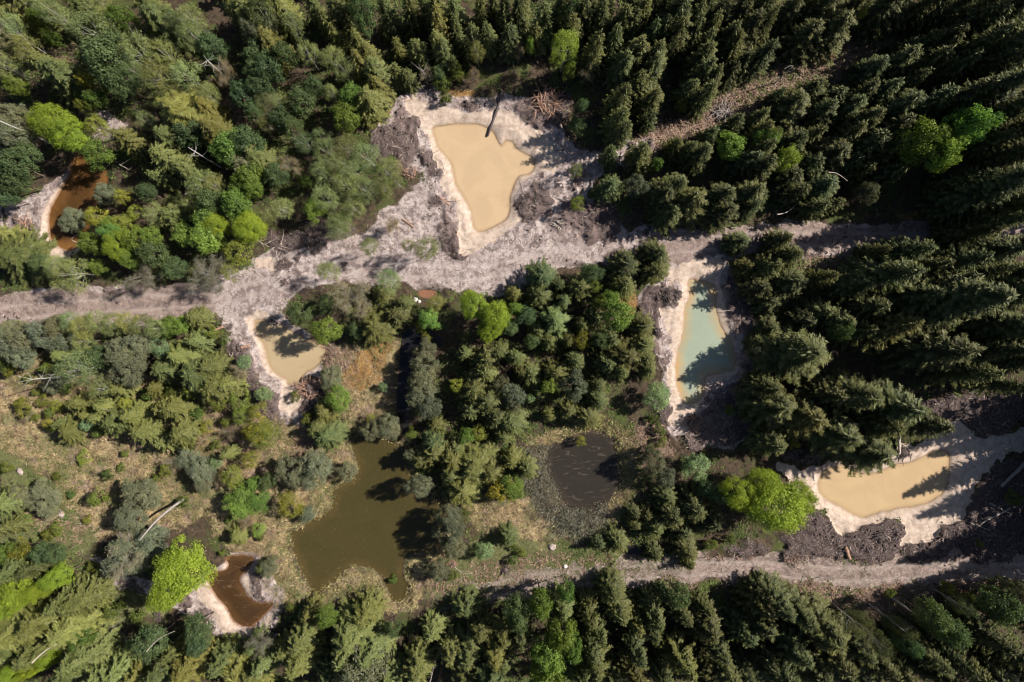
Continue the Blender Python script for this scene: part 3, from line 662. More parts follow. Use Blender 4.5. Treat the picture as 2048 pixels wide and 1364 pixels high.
# ------------------------------------------------------------------ trees: kind, x, y, crown radius, height in m; x, y, radius in an enlarged tile of the survey
TILE = {1: (0, 0), 2: (500, 0), 3: (1000, 0), 4: (1508, 0), 5: (0, 440), 6: (500, 440), 7: (1000, 440), 8: (1508, 440), 9: (0, 894), 10: (500, 894), 11: (1000, 894), 12: (1508, 894)}
TREES = {
1: """S 330 90 90 17;S 470 20 85 17;S 560 170 130 16;S 640 330 160 15;S 800 310 110 14;G 230 120 55 9;G 300 215 50 8;B 60 180 95 13;W 40 260 90 12;B 180 310 90 12;S 300 400 90 13;S 370 450 100 13;S 430 550 100 12
S 950 120 110 14;S 860 40 95 15;B 1150 110 80 12;B 1130 220 105 11;C 1250 290 90 10;S 1370 50 90 14;S 1390 210 90 13;S 1470 120 100 13;S 1490 330 95 12;C 1500 420 80 10;B 960 320 90 11;B 900 440 105 11;B 1100 430 95 11;C 710 480 95 11;B 800 420 80 11
G 560 590 70 8;Y 510 470 50 9;Y 620 520 40 7;B 1220 560 80 9;C 1430 560 95 9;K 1310 450 70 9;star 1060 640 170 14;S 1210 640 95 11;M 310 700 125 11;M 430 800 120 10;G 570 890 90 9;Y 590 740 70 9;Y 500 630 40 9;W 60 690 105 12;W 80 800 90 12;C 150 900 75 10;C 80 960 100 11;C 100 1060 80 9
S 770 690 80 10;S 870 720 60 9;S 1000 800 110 12;S 760 830 100 11;S 880 880 105 12;S 980 920 90 11;S 1110 770 90 11;S 1250 760 105 12;S 1350 850 115 12;S 1450 830 105 12;S 1410 950 95 11;S 1520 920 90 11;S 940 1020 70 9;S 1090 980 90 11;S 1180 1060 95 11;S 1260 1110 75 10
G 1440 1040 95 10;G 1380 1180 100 10;C 1220 1170 85 10;G 1200 1260 95 9;M 1440 1310 100 9;Y 720 1140 52 7;Y 790 1230 50 6;C 860 1120 60 7;W 610 1130 65 6;W 390 1270 90 5;Y 560 1260 70 6;S 900 1240 80 8;S 1000 1260 80 8;Y 730 1290 75 6;G 650 1310 60 6;S 1100 1190 55 8
S 160 20 70 16;S 40 60 80 18;B 640 60 70 13;S 720 130 80 14;S 60 400 90 14;G 110 500 60 9;U 300 560 40 2;B 40 520 70 11;S 1290 160 70 12;B 1040 160 60 11;B 1000 520 60 9;S 630 650 60 8;C 20 1140 70 9;S 1530 600 60 9;B 1560 720 60 8""",
2: """S 90 90 95 14;S 180 30 80 14;S 270 150 75 12;S 370 30 70 13;S 520 60 80 13;C 660 70 80 14;C 670 150 55 11;S 800 90 75 12;S 930 80 70 12;S 1080 50 75 12;S 1100 140 75 12;S 1200 80 60 11;S 1210 190 60 11;S 1100 250 75 11;S 1130 310 60 10;S 1330 60 60 11;S 1310 220 60 11;S 1390 210 60 11;B 1320 310 55 9;S 1480 90 60 11
S 1510 230 65 11;S 970 290 70 10;S 120 270 90 12;C 110 400 95 11;S 210 330 70 11;S 340 320 75 10;S 390 400 55 9;S 510 230 60 10;S 490 340 75 10;S 640 250 60 10;S 550 410 80 10;S 640 380 85 10;S 740 420 90 11;S 700 320 65 10;S 850 420 55 8;S 910 440 70 8;S 750 510 80 10;S 700 580 95 11;S 590 560 85 10;S 560 680 90 11
S 480 560 60 9;C 310 590 90 9;C 50 520 80 10;B 170 590 60 8;C 180 700 80 9;C 260 750 70 9;C 360 510 65 9;B 330 830 80 8;B 430 790 60 8;U 1210 430 65 3.5;U 1110 480 55 3;U 1130 560 50 2.5;C 1090 420 45 5;K 1020 430 40 5;K 1305 430 35 5
B 450 880 90 9;B 560 860 90 9;B 680 910 105 10;B 600 980 95 9;B 500 960 85 9;B 780 990 95 9;B 410 1010 80 9;B 560 1080 95 9;B 670 1100 100 9;B 440 1150 95 9;G 380 1210 80 7;B 600 1210 80 8;B 500 1290 70 8;B 790 1090 60 8;G 320 1060 45 5;S 80 900 90 10;C 150 1010 80 8;G 20 1100 55 9;K 230 950 60 7;B 190 1210 80 7;B 100 1260 60 7
S 990 180 50 9;S 860 280 50 8;S 20 200 60 12;S 440 130 60 11;S 600 30 60 13;C 20 640 60 8;U 690 700 35 2;S 1010 20 60 12;S 1410 20 60 12;S 1250 290 50 9;S 1010 370 40 7;B 860 1060 50 7;S 1180 370 40 7;K 850 970 40 3""",
3: """S 40 60 80 12;S 60 220 75 11;S 120 20 70 12;S 270 140 80 12;C 380 40 85 14;S 400 180 70 11;S 480 100 70 12;S 530 30 70 13;S 590 110 70 12;S 690 130 80 12;S 660 250 75 11;S 760 40 70 13;S 750 170 55 11;S 820 90 70 12;S 870 190 60 11;S 950 190 60 11;S 1030 90 95 14;S 1020 200 75 12;S 950 20 75 13;S 1120 180 60 11;S 1270 90 85 12;S 1200 40 70 13;S 1380 90 80 13
S 1470 60 60 12;S 1440 180 85 12;S 1320 230 75 11;S 1190 260 70 10;S 1545 40 80 14;S 1540 170 70 13;S 1500 340 85 12;S 1410 380 75 10;N 375 290 108 14;G 400 420 50 7;S 530 320 80 14;K 500 420 45 7;S 780 310 90 12;S 700 380 80 11;S 900 330 75 11;S 870 420 95 11;S 800 490 65 9;W 990 280 45 9
S 680 580 88 14;S 680 700 85 13;S 700 770 55 11;C 470 620 45 6;C 450 730 60 6;S 870 600 85 10;S 860 700 55 8;S 1170 340 75 11;S 1160 430 85 11;S 1240 470 60 10;S 1330 430 55 9;S 1180 560 95 11;Y 1050 600 50 5;S 1160 640 60 9;S 1250 540 50 9;S 700 870 90 10;S 820 910 95 10;G 905 960 45 6;S 640 910 65 8;S 640 1080 80 8
W 790 1080 80 7;S 1160 890 100 10;S 1080 870 65 9;G 1340 850 95 9;S 1490 870 85 11;S 1420 940 80 10;S 1520 970 75 11;S 1350 730 75 9;S 1220 790 60 8;S 1500 780 70 10;S 1010 1080 105 11;S 1100 1190 100 11;S 950 1130 90 10;S 990 1240 85 9;S 1270 1150 100 11;S 1290 1240 90 10;S 1430 1140 95 11;S 1450 1210 70 10
B 440 990 50 6;Y 450 1180 52 5;S 110 60 60 12;S 880 20 60 13;S 620 30 60 13;S 1120 20 70 13;S 200 220 50 9;S 750 900 60 9;S 1360 290 60 10;S 1120 90 60 12;S 1230 160 55 11;S 1500 690 60 9;S 1020 850 50 8;G 180 270 35 8;K 110 300 30 7;S 330 100 50 11;S 1090 520 60 9""",
4: """S 210 60 80 14;S 60 200 85 13;S 40 340 95 12;S 40 90 70 13;S 190 330 70 11;S 290 20 70 15;S 400 50 100 17;S 560 50 105 17;Y 610 70 50 12;S 750 60 110 18;S 860 30 90 18;S 950 50 85 17;S 1080 20 95 19;S 1290 60 100 20;S 1480 80 105 23;S 600 180 85 14;S 450 180 100 15;S 290 220 95 14;S 710 160 75 14;S 870 290 65 11;S 970 270 85 14
S 1180 170 90 17;S 1290 160 85 18;S 1090 240 95 17;S 1050 310 80 15;S 1260 270 100 19;S 1340 260 90 20;S 1490 230 100 23;S 1440 350 105 22;S 1540 320 90 24;S 690 410 100 13;S 860 370 105 15;S 1000 380 100 16;S 900 480 95 14;S 1060 430 75 15;S 1160 420 80 16;S 460 560 95 11;S 340 520 75 11;S 220 630 105 12;S 650 560 100 13;S 560 640 85 12
S 740 540 75 13;S 400 650 90 12;S 50 720 95 11;G 60 820 85 10;S 230 830 90 11;G 170 920 80 10;S 20 930 75 10;S 200 1040 105 11;S 460 900 95 12;S 540 930 75 11;S 330 960 75 11;S 660 830 90 13;S 560 780 85 12;S 640 690 95 14;S 400 1090 105 12;S 360 1190 90 11;S 470 1190 65 9;S 250 1110 80 11;S 20 1150 75 10;W 650 1120 80 8;S 620 990 75 11
G 980 830 140 16;G 1220 710 130 18;G 1080 900 120 15;S 850 640 105 16;S 1020 620 110 18;S 1180 580 100 19;S 1350 580 120 22;S 1480 640 120 24;S 1490 480 100 23;S 1540 760 110 25;S 1380 720 100 22;S 1230 1010 75 18;S 1370 1140 110 28;S 1480 1050 120 23;S 1550 1200 110 23;S 1410 1290 80 24;S 1300 1180 80 22;S 1450 900 110 23;S 900 930 90 13;S 770 1000 85 12;S 800 760 90 15;S 1300 870 80 18;S 780 880 80 13;S 1180 30 80 19
B 110 780 45 11;S 330 780 60 11;S 130 560 60 10;S 1340 400 70 20;W 1190 1000 50 10""",
5: """S 110 200 125 9;S 40 90 85 10;C 240 240 65 6;B 420 300 130 9;B 340 260 80 8;G 530 150 75 7;M 690 150 100 8;G 650 80 65 8;G 800 120 90 8;C 900 200 100 8;G 750 210 75 7;G 570 270 55 5;G 870 90 65 8;G 1070 90 85 8;G 1200 90 115 9;M 1260 30 80 9;M 1420 60 85 9;Y 1370 190 90 8;C 1020 290 80 6;K 840 330 80 7;K 1200 320 105 8;B 1340 310 60 7
W 40 720 100 7;W 130 680 80 7;W 230 660 80 7;W 330 620 75 7;B 410 590 70 8;B 490 620 85 8;B 560 590 75 8;B 650 610 85 8;B 740 590 80 8;B 830 610 85 8;B 920 630 70 8;G 990 610 75 6;S 1140 570 85 7;G 1060 600 60 5;B 480 700 70 7;W 350 700 75 6;W 100 770 80 6;W 700 770 105 7;W 740 870 95 7;W 790 700 85 7;L 920 740 70 5;C 570 780 80 6
S 380 780 70 6;B 450 850 120 10;S 960 860 105 8;star 1050 800 110 9;S 1140 700 80 7;S 1150 900 105 9;S 1250 980 105 9;S 1230 860 80 8;S 1330 940 80 8;Y 1390 1050 75 5;L 1420 820 50 4;L 1525 1010 45 4;S 460 1060 75 6;B 590 980 85 7;S 700 980 65 6;S 600 1080 65 6;U 130 1090 60 2.5;star 770 1130 125 8;S 680 1170 85 7;S 940 1090 80 7;S 1020 1100 100 8
S 1070 1230 115 8;S 960 1290 80 7;L 495 1190 45 3;S 400 1230 80 5;S 350 1180 45 4;U 290 1120 42 2;U 990 1000 52 3;U 1140 1130 50 3;U 1310 1170 42 2;U 300 1210 35 2;Y 1490 1220 95 6;S 840 1230 85 7;U 20 840 60 3;U 50 870 40 2.5;U 380 980 40 2.5;U 270 860 45 3;Y 1260 1060 60 4;S 900 980 55 5;U 1230 660 50 3;U 1300 700 35 2.5;K 1390 880 50 4;Y 250 1050 45 2;Y 330 1080 50 2;U 200 1000 30 1.5;U 560 1230 45 2;Y 620 1190 45 2.5;W 300 960 50 3;U 200 1150 30 1;Y 275 1175 40 2;S 500 1130 45 3;U 160 920 35 1.5;Y 720 1060 45 3;U 860 1010 45 3;Y 1200 1200 45 2.5;K 1180 1280 50 2.5;U 1250 1310 35 2;K 1330 1230 50 2.5;Y 1400 1140 60 4;S 560 1150 50 5;U 1100 1000 50 4;W 60 640 60 6""",
6: """B 520 50 85 8;B 710 150 62 9;B 915 150 45 8;B 1030 160 85 10;B 460 310 75 8;B 810 370 85 9;K 600 440 110 8;K 830 30 45 6;C 290 540 78 8;G 440 640 95 9;C 440 480 60 5;S 760 420 60 6;S 730 620 88 8;S 850 550 80 8;S 900 480 58 7;G 1030 570 75 6;B 1080 480 65 6;M 1300 500 100 9;M 1430 560 105 10;M 1390 640 75 8;G 1535 520 55 7
W 1010 760 62 6;W 1005 840 72 7;W 995 920 70 7;W 995 1010 75 7;W 1035 1080 72 7;U 1012 680 36 3;L 770 970 32 2;W 470 920 62 4;G 520 1030 85 6;S 440 1110 78 6;S 390 1200 72 6;S 450 1250 82 6;U 335 1150 45 3;Y 700 1150 32 2.5;W 700 1230 58 4;W 800 1200 68 4;L 100 1010 45 3;Y 70 1240 105 6;Y 60 1110 60 5
S 1240 770 58 7;S 1370 810 88 9;S 1310 970 105 9;Y 1200 950 52 7;S 1390 1040 98 9;S 1280 1090 78 8;S 1360 900 78 9;S 1080 1180 58 6;W 1520 1020 68 8;S 1540 790 68 9;S 1420 1140 78 8;S 1520 1170 88 8;G 1260 1250 58 6;S 1080 1310 78 7;S 1200 1320 75 7;W 1450 950 50 7;U 1100 1250 40 3;U 940 1240 45 3;U 260 1030 35 2;C 620 640 55 5;Y 1330 1230 60 5;S 1450 760 60 8;U 980 620 40 3""",
7: """C 150 550 72 8;S 80 430 52 7;S 250 330 78 8;S 240 440 68 8;S 340 370 60 8;S 460 390 78 8;S 360 470 60 8;C 520 320 72 7;S 730 260 85 9;S 720 370 88 9;S 900 200 85 9;S 900 290 70 8;S 1380 130 70 7;S 1420 280 60 7;star 320 590 100 11;S 110 790 72 8;C 180 700 52 7;S 290 710 62 8;S 440 810 72 8;Y 490 700 60 8;G 660 560 105 10;S 550 560 60 9;S 820 620 80 9;S 820 720 75 9;S 730 780 95 9
S 620 830 78 8;S 700 870 70 8;S 860 870 72 7;G 590 470 60 8;Y 550 390 45 7;W 60 1050 68 7;S 60 1170 80 7;S 320 880 78 8;W 430 970 95 9;Y 280 960 58 7;S 560 1040 68 7;S 500 1130 78 7;S 570 960 60 7;S 290 1130 50 6;L 175 1030 32 4;S 400 1110 52 6;S 20 1250 60 6;L 910 1030 92 6;S 640 690 70 9;S 400 690 60 8;C 60 620 60 7;S 180 900 65 7;S 480 600 60 8;W 1405 1020 45 3;U 1330 1100 40 2
S 1500 400 75 9;S 1480 700 45 6;U 900 1160 40 2;U 925 1220 38 2;U 940 1290 38 2;U 870 1330 40 2;G 640 460 60 8;C 590 700 60 8;S 220 640 50 8;S 130 880 50 7;S 840 800 55 8;Y 470 1290 40 3""",
8: """S 150 110 90 11;S 220 200 85 12;S 80 280 85 11;S 210 370 110 10;S 100 480 95 6;S 280 590 100 8;S 380 540 80 9;S 760 310 160 26;S 590 370 110 13;S 1180 450 170 28;S 760 660 125 23;S 1060 740 170 27;S 250 780 190 16;S 800 1080 195 24;S 480 1230 175 19;S 950 1180 105 17;S 700 1200 110 16;S 640 1340 165 19;S 900 160 95 17;S 1350 170 115 19;S 1500 150 120 23;S 1250 70 85 15;S 1500 450 120 25;S 1440 620 140 26
S 1380 760 110 24;S 1560 690 120 27;S 560 1010 120 17;S 90 1090 130 13;S 280 1160 115 15;S 90 620 80 6;S 60 960 100 12;S 400 330 80 14;S 480 580 90 12;S 580 640 80 14;S 900 480 110 22;S 1000 280 80 22;S 1180 240 100 22;W 30 800 60 8;S 420 1010 90 14;S 1200 880 90 20;S 1450 950 80 20;Y 240 1300 35 3;S 100 1290 100 12;S 1500 820 90 23;C 480 640 60 13;S 650 500 90 18;S 1540 300 110 25;S 690 180 60 11;S 1300 330 90 22""",
9: """W 810 290 100 6;W 750 410 88 6;W 870 550 88 6;K 740 620 120 8;W 730 640 125 7;M 1070 690 185 12;M 1000 820 130 11;U 550 300 65 3;W 240 310 95 4;U 620 165 38 2;G 1400 330 115 5;Y 1350 170 78 5;W 1150 140 70 4;L 1240 90 45 3;U 950 140 45 2;S 1375 515 48 3;U 1060 320 40 2;U 1285 620 26 1;S 1525 700 52 3;S 20 330 80 12;Y 120 590 75 8;G 50 620 70 8;S 110 700 120 12;S 230 680 90 11;C 250 600 65 8
M 340 750 85 9;M 120 850 105 11;M 30 910 85 11;M 220 830 60 10;S 400 890 120 13;S 250 1000 135 14;S 480 880 90 12;S 100 1050 130 14;S 60 1180 115 14;S 400 1050 115 13;S 220 1160 105 13;G 480 1110 70 9;M 280 1220 58 9;M 60 1320 70 11;S 500 1220 100 14;S 410 1310 100 14;M 180 1290 45 10;U 630 960 58 2.5;U 790 990 55 2.5;U 560 1060 45 2.5;U 700 920 35 2;U 320 480 45 2;U 270 520 40 2
C 890 1120 105 10;C 1150 1040 85 9;C 1160 1130 70 9;S 800 1330 90 12;S 950 1290 120 12;S 1100 1270 110 12;S 690 1290 90 12;S 1400 1290 130 10;S 1290 1250 80 11;U 30 120 40 2;K 1220 180 55 2.5;Y 480 60 50 1.5;U 720 40 30 1;K 1000 100 55 2.5;W 1080 60 60 3;Y 1450 60 60 4;S 1330 30 60 4;W 1180 210 50 3;U 900 190 35 1.5;U 500 430 35 1;U 400 280 30 1;Y 330 170 35 1;U 700 120 30 1;K 1430 430 50 2;Y 1500 480 50 2;U 1330 420 30 1;G 1480 210 50 4;C 1550 200 60 5;S 30 480 70 11;U 150 420 40 1.5;C 320 620 60 8;W 100 290 60 5;U 540 700 40 2;S 1530 1250 90 11;S 1480 1150 70 8;S 1020 1180 60 10;S 580 1330 90 14;K 1500 1150 70 9""",
10: """W 240 140 85 6;W 380 130 95 6;W 560 140 52 4;G 40 310 80 4;Y 230 340 88 4;W 110 700 55 3;U 240 930 38 2;W 985 230 68 8;S 990 60 70 7;W 940 50 40 5;S 1060 30 80 8;S 1170 60 80 8;S 1240 250 78 8;S 1170 170 70 8;S 1310 120 90 8;Y 1450 250 88 7;S 1400 140 80 8;G 1540 260 60 6;W 1160 400 68 8;W 1150 490 80 9;W 1180 590 68 8;W 1090 720 58 4;L 1360 610 62 4;S 1500 520 55 4;S 1260 920 68 6;U 1250 385 32 2
G 440 980 68 9;S 600 1070 120 13;S 680 950 75 10;C 820 1050 52 8;S 700 1180 105 13;S 560 1180 95 13;W 640 1310 130 13;S 30 1300 90 11;star 1430 1190 120 15;S 1400 1320 110 15;S 1350 1060 70 11;C 1540 1000 75 11;S 1480 1080 70 12;S 330 1100 70 11;S 300 1250 80 12;S 800 1330 80 13;W 330 390 45 3;U 60 520 30 1.5;U 1180 750 40 1.5;S 980 1270 70 12;S 1150 1180 60 11;S 200 1180 70 10;U 820 790 35 2;U 1530 660 35 2;S 1280 1200 70 12;S 460 1330 80 12;S 350 950 50 8;S 1060 1060 50 8;S 1260 1330 80 13""",
11: """S 150 120 88 8;G 60 220 85 7;S 70 70 80 8;W 880 100 72 7;W 960 170 60 6;L 1130 110 92 6;S 960 280 60 6;C 1200 230 60 6;M 1370 250 110 10;S 570 560 50 5;S 680 540 65 5;S 900 620 68 5;S 1080 600 78 6;S 1100 670 50 5;S 1060 500 52 5;S 850 390 35 4;S 780 450 35 4;S 1000 400 88 8;S 1130 350 88 8;S 770 380 60 5;S 900 470 70 6;S 1230 430 70 7;G 380 830 60 11;G 230 870 80 13;C 110 920 88 12;S 360 930 80 12
G 350 1070 105 14;S 510 950 85 13;S 560 1060 78 13;S 650 830 82 12;S 690 940 88 13;S 780 1010 60 12;S 880 960 95 13;S 950 850 50 9;C 1030 850 78 10;S 1050 970 78 12;S 870 1060 68 13;G 290 1200 115 15;G 440 1150 70 13;G 280 1320 105 15;star 560 1250 110 15;S 650 1330 80 14;S 20 1200 80 13;S 770 1180 62 13;S 760 1290 78 14;star 1050 1230 145 16;S 940 1330 90 14;S 1200 1040 95 12;S 1250 1150 95 13;S 1300 1300 100 14;S 1400 1070 95 12
S 1520 900 100 12;S 1500 1010 90 12;S 1430 1300 95 14;S 120 1080 80 13;S 460 1340 80 14;U 1220 570 42 2;U 130 620 35 1.5;U 90 590 28 1.5;S 50 500 45 4;S 1180 940 60 10;C 1270 280 60 8;U 1330 540 35 2;S 1180 1330 80 14;S 540 1160 60 12;S 1540 1200 90 14;Y 1240 560 30 2;S 640 200 1 1""",
12: """M 140 340 185 12;M 50 210 110 10;M 260 300 115 10;S 120 880 115 13;S 260 960 115 14;S 380 1050 125 15;S 450 1200 120 15;S 200 1150 120 14;S 60 1040 95 13;S 330 1280 120 15;S 150 1300 105 15;B 600 1020 85 13;B 710 1110 80 14;B 850 1030 65 12;C 1020 980 95 14;C 1130 1060 100 15;S 960 1190 115 15;S 700 1250 105 15;S 850 1300 100 15;C 1400 930 120 14;W 1510 870 95 14;S 1540 1010 100 16
S 1290 1050 90 15;S 1430 1210 105 16;S 1540 1290 100 17;S 1250 1260 100 16;B 1200 920 60 12;S 570 1150 90 14;S 1060 1320 100 16;C 790 1010 50 9;S 570 1320 100 15;S 1380 1330 90 17;U 1490 290 55 2.5;U 790 850 35 2;U 1130 820 45 3;U 1250 870 40 3;U 1380 820 50 3;C 880 1130 70 13;S 1120 1180 80 15;S 520 960 50 9;U 1300 560 30 1.5""",
}
LAND = {'star-shaped ochre pond': (965,350), 'small tan pond': (580,710), 'amber pond': (150,410), 'turquoise pond': (1405,680), 'long ochre pond': (1770,970), 'rust brown pond': (475,1190),
        'big olive pond': (720,1040), 'reedy pond': (1170,940), 'straw meadow': (200,900), 'dark narrow channel': (810,760), 'leaning grey trunk': (320,1040), 'short cut log': (1690,1103),
        'brash strip': (1520,200), 'red-brown brush patch': (490,225), 'pale boulder': (1130,1133), 'dug-up root heap': (620,775), 'reddish puddle': (855,588), 'green meadow strip': (60,930),
        'upper track': (1650,478), 'lower track': (1400,1135), 'dark uprooted stump': (1340,590), 'fallen trunk': (990,230), 'driftwood branches': (550,495), 'blue-white litter': (829,1290),
        'top-left corner': (0,0), 'top-right corner': (2048,0), 'bottom-left corner': (0,1364), 'bottom-right corner': (2048,1364), 'bright green birch': (1130,120), 'large shaded green tree': (1880,285),
        'lone yellow-green maple': (365,1135), 'pale flowering bush': (1390,935), 'pondside green bush': (1313,795), 'top edge middle': (1024,0), 'bottom edge middle': (1024,1364), 'right edge middle': (2048,640)}
EDGE = {'top edge': (None, -1), 'bottom edge': (None, 1), 'left edge': (-1, None), 'right edge': (1, None)}
def edge_pt(k, u, v):
    return {'top edge': (u, -1), 'bottom edge': (u, 1365), 'left edge': (-1, v), 'right edge': (2049, v)}[k]
ORD = 'nearest second third fourth fifth sixth seventh eighth ninth tenth eleventh twelfth thirteenth fourteenth fifteenth sixteenth seventeenth eighteenth nineteenth twentieth'.split() + ['farther'] * 99
trees = []; prng = np.random.default_rng(12)
for tl, txt in TREES.items():
    ox, oy = TILE[tl]
    for e in txt.replace('\n', ';').split(';'):
        k, a, b, c, d = e.split(); a, b, c, d = map(float, (a, b, c, d))
        if c < 5: continue
        u, v = ox + a / 2.9018, oy + b / 2.9018
        d *= (({8: .62 if d >= 18 else .8, 4: .7, 12: .85, 3: .9, 2: .85}.get(tl, .76) + (.12 if u > 1900 else 0)) if k in ('S', 'star') else .88) if d > 4 else 1
        if tl in (1, 2) and k == 'S' and u < 720 and v > 30 and prng.random() < .5: k = 'BCBWBGB'[int(prng.integers(7))]
        if tl == 1 and v < 330 and (prng.random() < .13 or any(math.hypot((u - a_) / c_, (v - b_) / d_) < 1 for a_, b_, c_, d_ in ((480, 222, 46, 30), (135, 102, 24, 22), (215, 240, 26, 18), (452, 190, 26, 22), (258, 20, 26, 16)))) and k in 'SBCW': continue
        if tl == 2 and any(math.hypot(u - a_, v - b_) < c_ for a_, b_, c_ in ((640, 150, 24), (830, 55, 20), (650, 70, 14), (705, 105, 15))): continue
        zc = d * (.5 if k in ('S', 'star') else .62)
        x, y = P(u, v, zc); R = c / 2.9018 / PPM * (HC - zc) / HC
        if k in ('S', 'star'): R *= {6: 1.35, 7: 1.3, 10: 1.5, 11: 1.2, 12: 1.25}.get(tl, 1.2) * prng.uniform(.78, 1.2)
        if k == 'W' and tl in (5, 6, 9, 10, 11): R *= 1.22; d_ = d
        if k == 'S' and tl in (3, 4) and min(float(seg_dist(u, v, np.array(a_), np.array(b_))[0]) for a_, b_ in (((1250, 292), (1430, 215)), ((1430, 215), (1620, 112)), ((1620, 112), (1790, 68)))) < 27: continue
        # never plant a second tree inside another one
        if any(math.hypot(x - t['x'], y - t['y']) < .30 * max(R, t['R']) and t['k'] != 'K' and k != 'K' for t in trees): continue
        trees.append(dict(k=k, x=x, y=y, R=R, h=d, u=u, v=v))
def size_word(t):
    k = t['k']; h = t['h']
    if k in ('S', 'star'): return 'tall ' if h > 19 else ('young ' if h < 9.3 else '')
    return ''
bins = {}
for t in trees:
    lk = min(LAND, key=lambda k: math.hypot(LAND[k][0] - t['u'], LAND[k][1] - t['v'])); lx, ly = LAND[lk]
    dx, dy = t['u'] - lx, t['v'] - ly; best = None
    cands = [(k, p) for k, p in LAND.items() if k != lk and math.hypot(p[0] - lx, p[1] - ly) < 700] + [(k, edge_pt(k, lx, ly)) for k in EDGE]
    for k, (px, py) in cands:
        ex, ey = px - lx, py - ly; c = (dx * ex + dy * ey) / (math.hypot(dx, dy) * math.hypot(ex, ey) + 1e-6)
        if best is None or c > best[0]: best = (c, k)
    t['key'] = (size_word(t) + KWORD[t['k']], lk, best[1]); t['d'] = math.hypot(dx, dy); bins.setdefault(t['key'], []).append(t)
for (kw, lk, bk), ts in bins.items():
    ts.sort(key=lambda t: t['d'])
    for i, t in enumerate(ts):
        if len(ts) == 1: t['label'] = f'{kw} between {lk} and {bk}' if 'edge' not in bk and 'corner' not in bk else f'{kw} from {lk} towards {bk}'
        else: t['label'] = f'{kw}, {ORD[i]} from {lk} towards {bk}'

crng = np.random.default_rng(5)
def jitter(c, s=.2):
    b = max(.55, crng.normal(1, s)); r_ = crng.normal(.02, .10) if s > .15 else crng.normal(0, .05)
    return tuple(max(.01, v * b * f) for v, f in zip(c, (1 + r_, 1, 1 - r_))) + (1,)
def plant(t, label, group):
    k = t['k']
    if k == 'S':
        ps = PROTO['S']; i = (0 if t['h'] < 8 else 1 if t['h'] < 17 else 2)
        pr = (ps[0:3], ps[3:7], ps[7:11])[i]; pr = pr[crng.integers(len(pr))]
    else: pr = PROTO[k][crng.integers(len(PROTO[k]))]
    e = bpy.data.objects.new('young_spruce' if k == 'S' and t['h'] < 9.3 else KNAME[k], None); e.empty_display_size = .5; COL.objects.link(e)
    e.location = (t['x'], t['y'], float(ground_z(t['x'], t['y'])))
    sx = t['R'] / pr['R']; asp = crng.uniform(.92, 1.08)
    e.scale = (sx * asp, sx / asp, t['h'] / pr['h']); e.rotation_euler = (crng.normal(0, .03), crng.normal(0, .03), crng.uniform(0, 2 * PI))
    tag(e, label, KCAT[k], 'young spruces round the ponds' if e.name.startswith('young') else group)
    col = jitter(COLR[k], .12 if k in 'WCL' else .07 if k == 'M' else .2)
    if k in ('S', 'star', 'B', 'W', 'K'):      # yellower young wood west; sun and shade painted into colour, bright west, dark east
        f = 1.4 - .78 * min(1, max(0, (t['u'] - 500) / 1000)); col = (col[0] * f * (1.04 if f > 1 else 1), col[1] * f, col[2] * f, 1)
    if pr['crown']:
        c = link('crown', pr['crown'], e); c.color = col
    link('trunk', pr['trunk'], e)
    return e
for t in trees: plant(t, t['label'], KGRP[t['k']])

# ------------------------------------------------------------------ spruces standing beyond the frame (they shade the right-hand side)
def spruce_low(h, R, seed):
    r = np.random.default_rng(seed); C = []; A = []; Nn = []; Ln = []
    for z in np.arange(h * .08, h, h / 16):
        f = z / h; rad = R * (1 - f) ** .75 + .2
        for b in range(7):
            a = r.uniform(0, 2 * PI); d = np.array([math.cos(a), math.sin(a), .1 - .4 * (1 - f)]); side = np.array([-math.sin(a), math.cos(a), 0])
            for t in (.35, .7, .95):
                C.append(d * rad * t + [0, 0, z]); A.append(d + side * r.normal(0, .9)); Nn.append([0, 0, 1] + r.normal(0, .4, 3)); Ln.append(.8 + .5 * (1 - t))
    V, F, at = leaves(np.array(C), np.array(A), np.array(Nn), np.array(Ln) * R / 3.2, np.array(Ln) * .55 * R / 3.2, r.random(len(C)), np.zeros(len(C)))
    tv, tf = tube([[0, 0, -.5], [0, 0, h * .95]], [.22, .03], 4, False)
    return np.vstack([V, tv]), np.vstack([F, tf + len(V)]), np.concatenate([at['tone'], np.full(len(tv), .1)])
spots0 = [(78, -15), (79.5, -20), (82, -11), (77.5, -9), (84, -17), (77.5, -26), (81, -29)]
lows = [spruce_low(16, 3.2, 400 + i) for i in range(4)]
rr = np.random.default_rng(91); spots = list(spots0)
for x, y in spots0:
    plant(dict(k='S', x=x, y=y, R=3.6, h=19, u=2040, v=900), 'tall dark spruce off the right edge that shades the far end of the long pond', 'spruces just off the right edge')
for _ in range(9000):
    x = rr.uniform(-100, 122); y = rr.uniform(-76, 82)
    if -77 < x < 76.5 and -52 < y < 52: continue
    uu, vv = x * PPM + 1024, 682 - y * PPM
    if abs(y - (-33.6)) < 3.4 or (x < 0 and abs(y - 4) < 3.2) or (x > 0 and abs(y - 15.8) < 3.2): continue
    if any((x - a) ** 2 + (y - b) ** 2 < 17 for a, b in spots): continue
    spots.append((x, y))
    if len(spots) >= 470: break
V = []; F = []; T = []; off = 0
for x, y in spots[len(spots0):]:
    v, f, t = lows[rr.integers(4)]; a = rr.uniform(0, 6.28); hs = rr.uniform(.75, 1.15) * (1.55 if x > 70 else .85); rs = rr.uniform(.8, 1.15)
    w = np.stack([(v[:, 0] * math.cos(a) - v[:, 1] * math.sin(a)) * rs + x, (v[:, 0] * math.sin(a) + v[:, 1] * math.cos(a)) * rs + y, v[:, 2] * hs], -1)
    V.append(w); F.append(f + off); T.append(t); off += len(v)
T = np.concatenate(T)
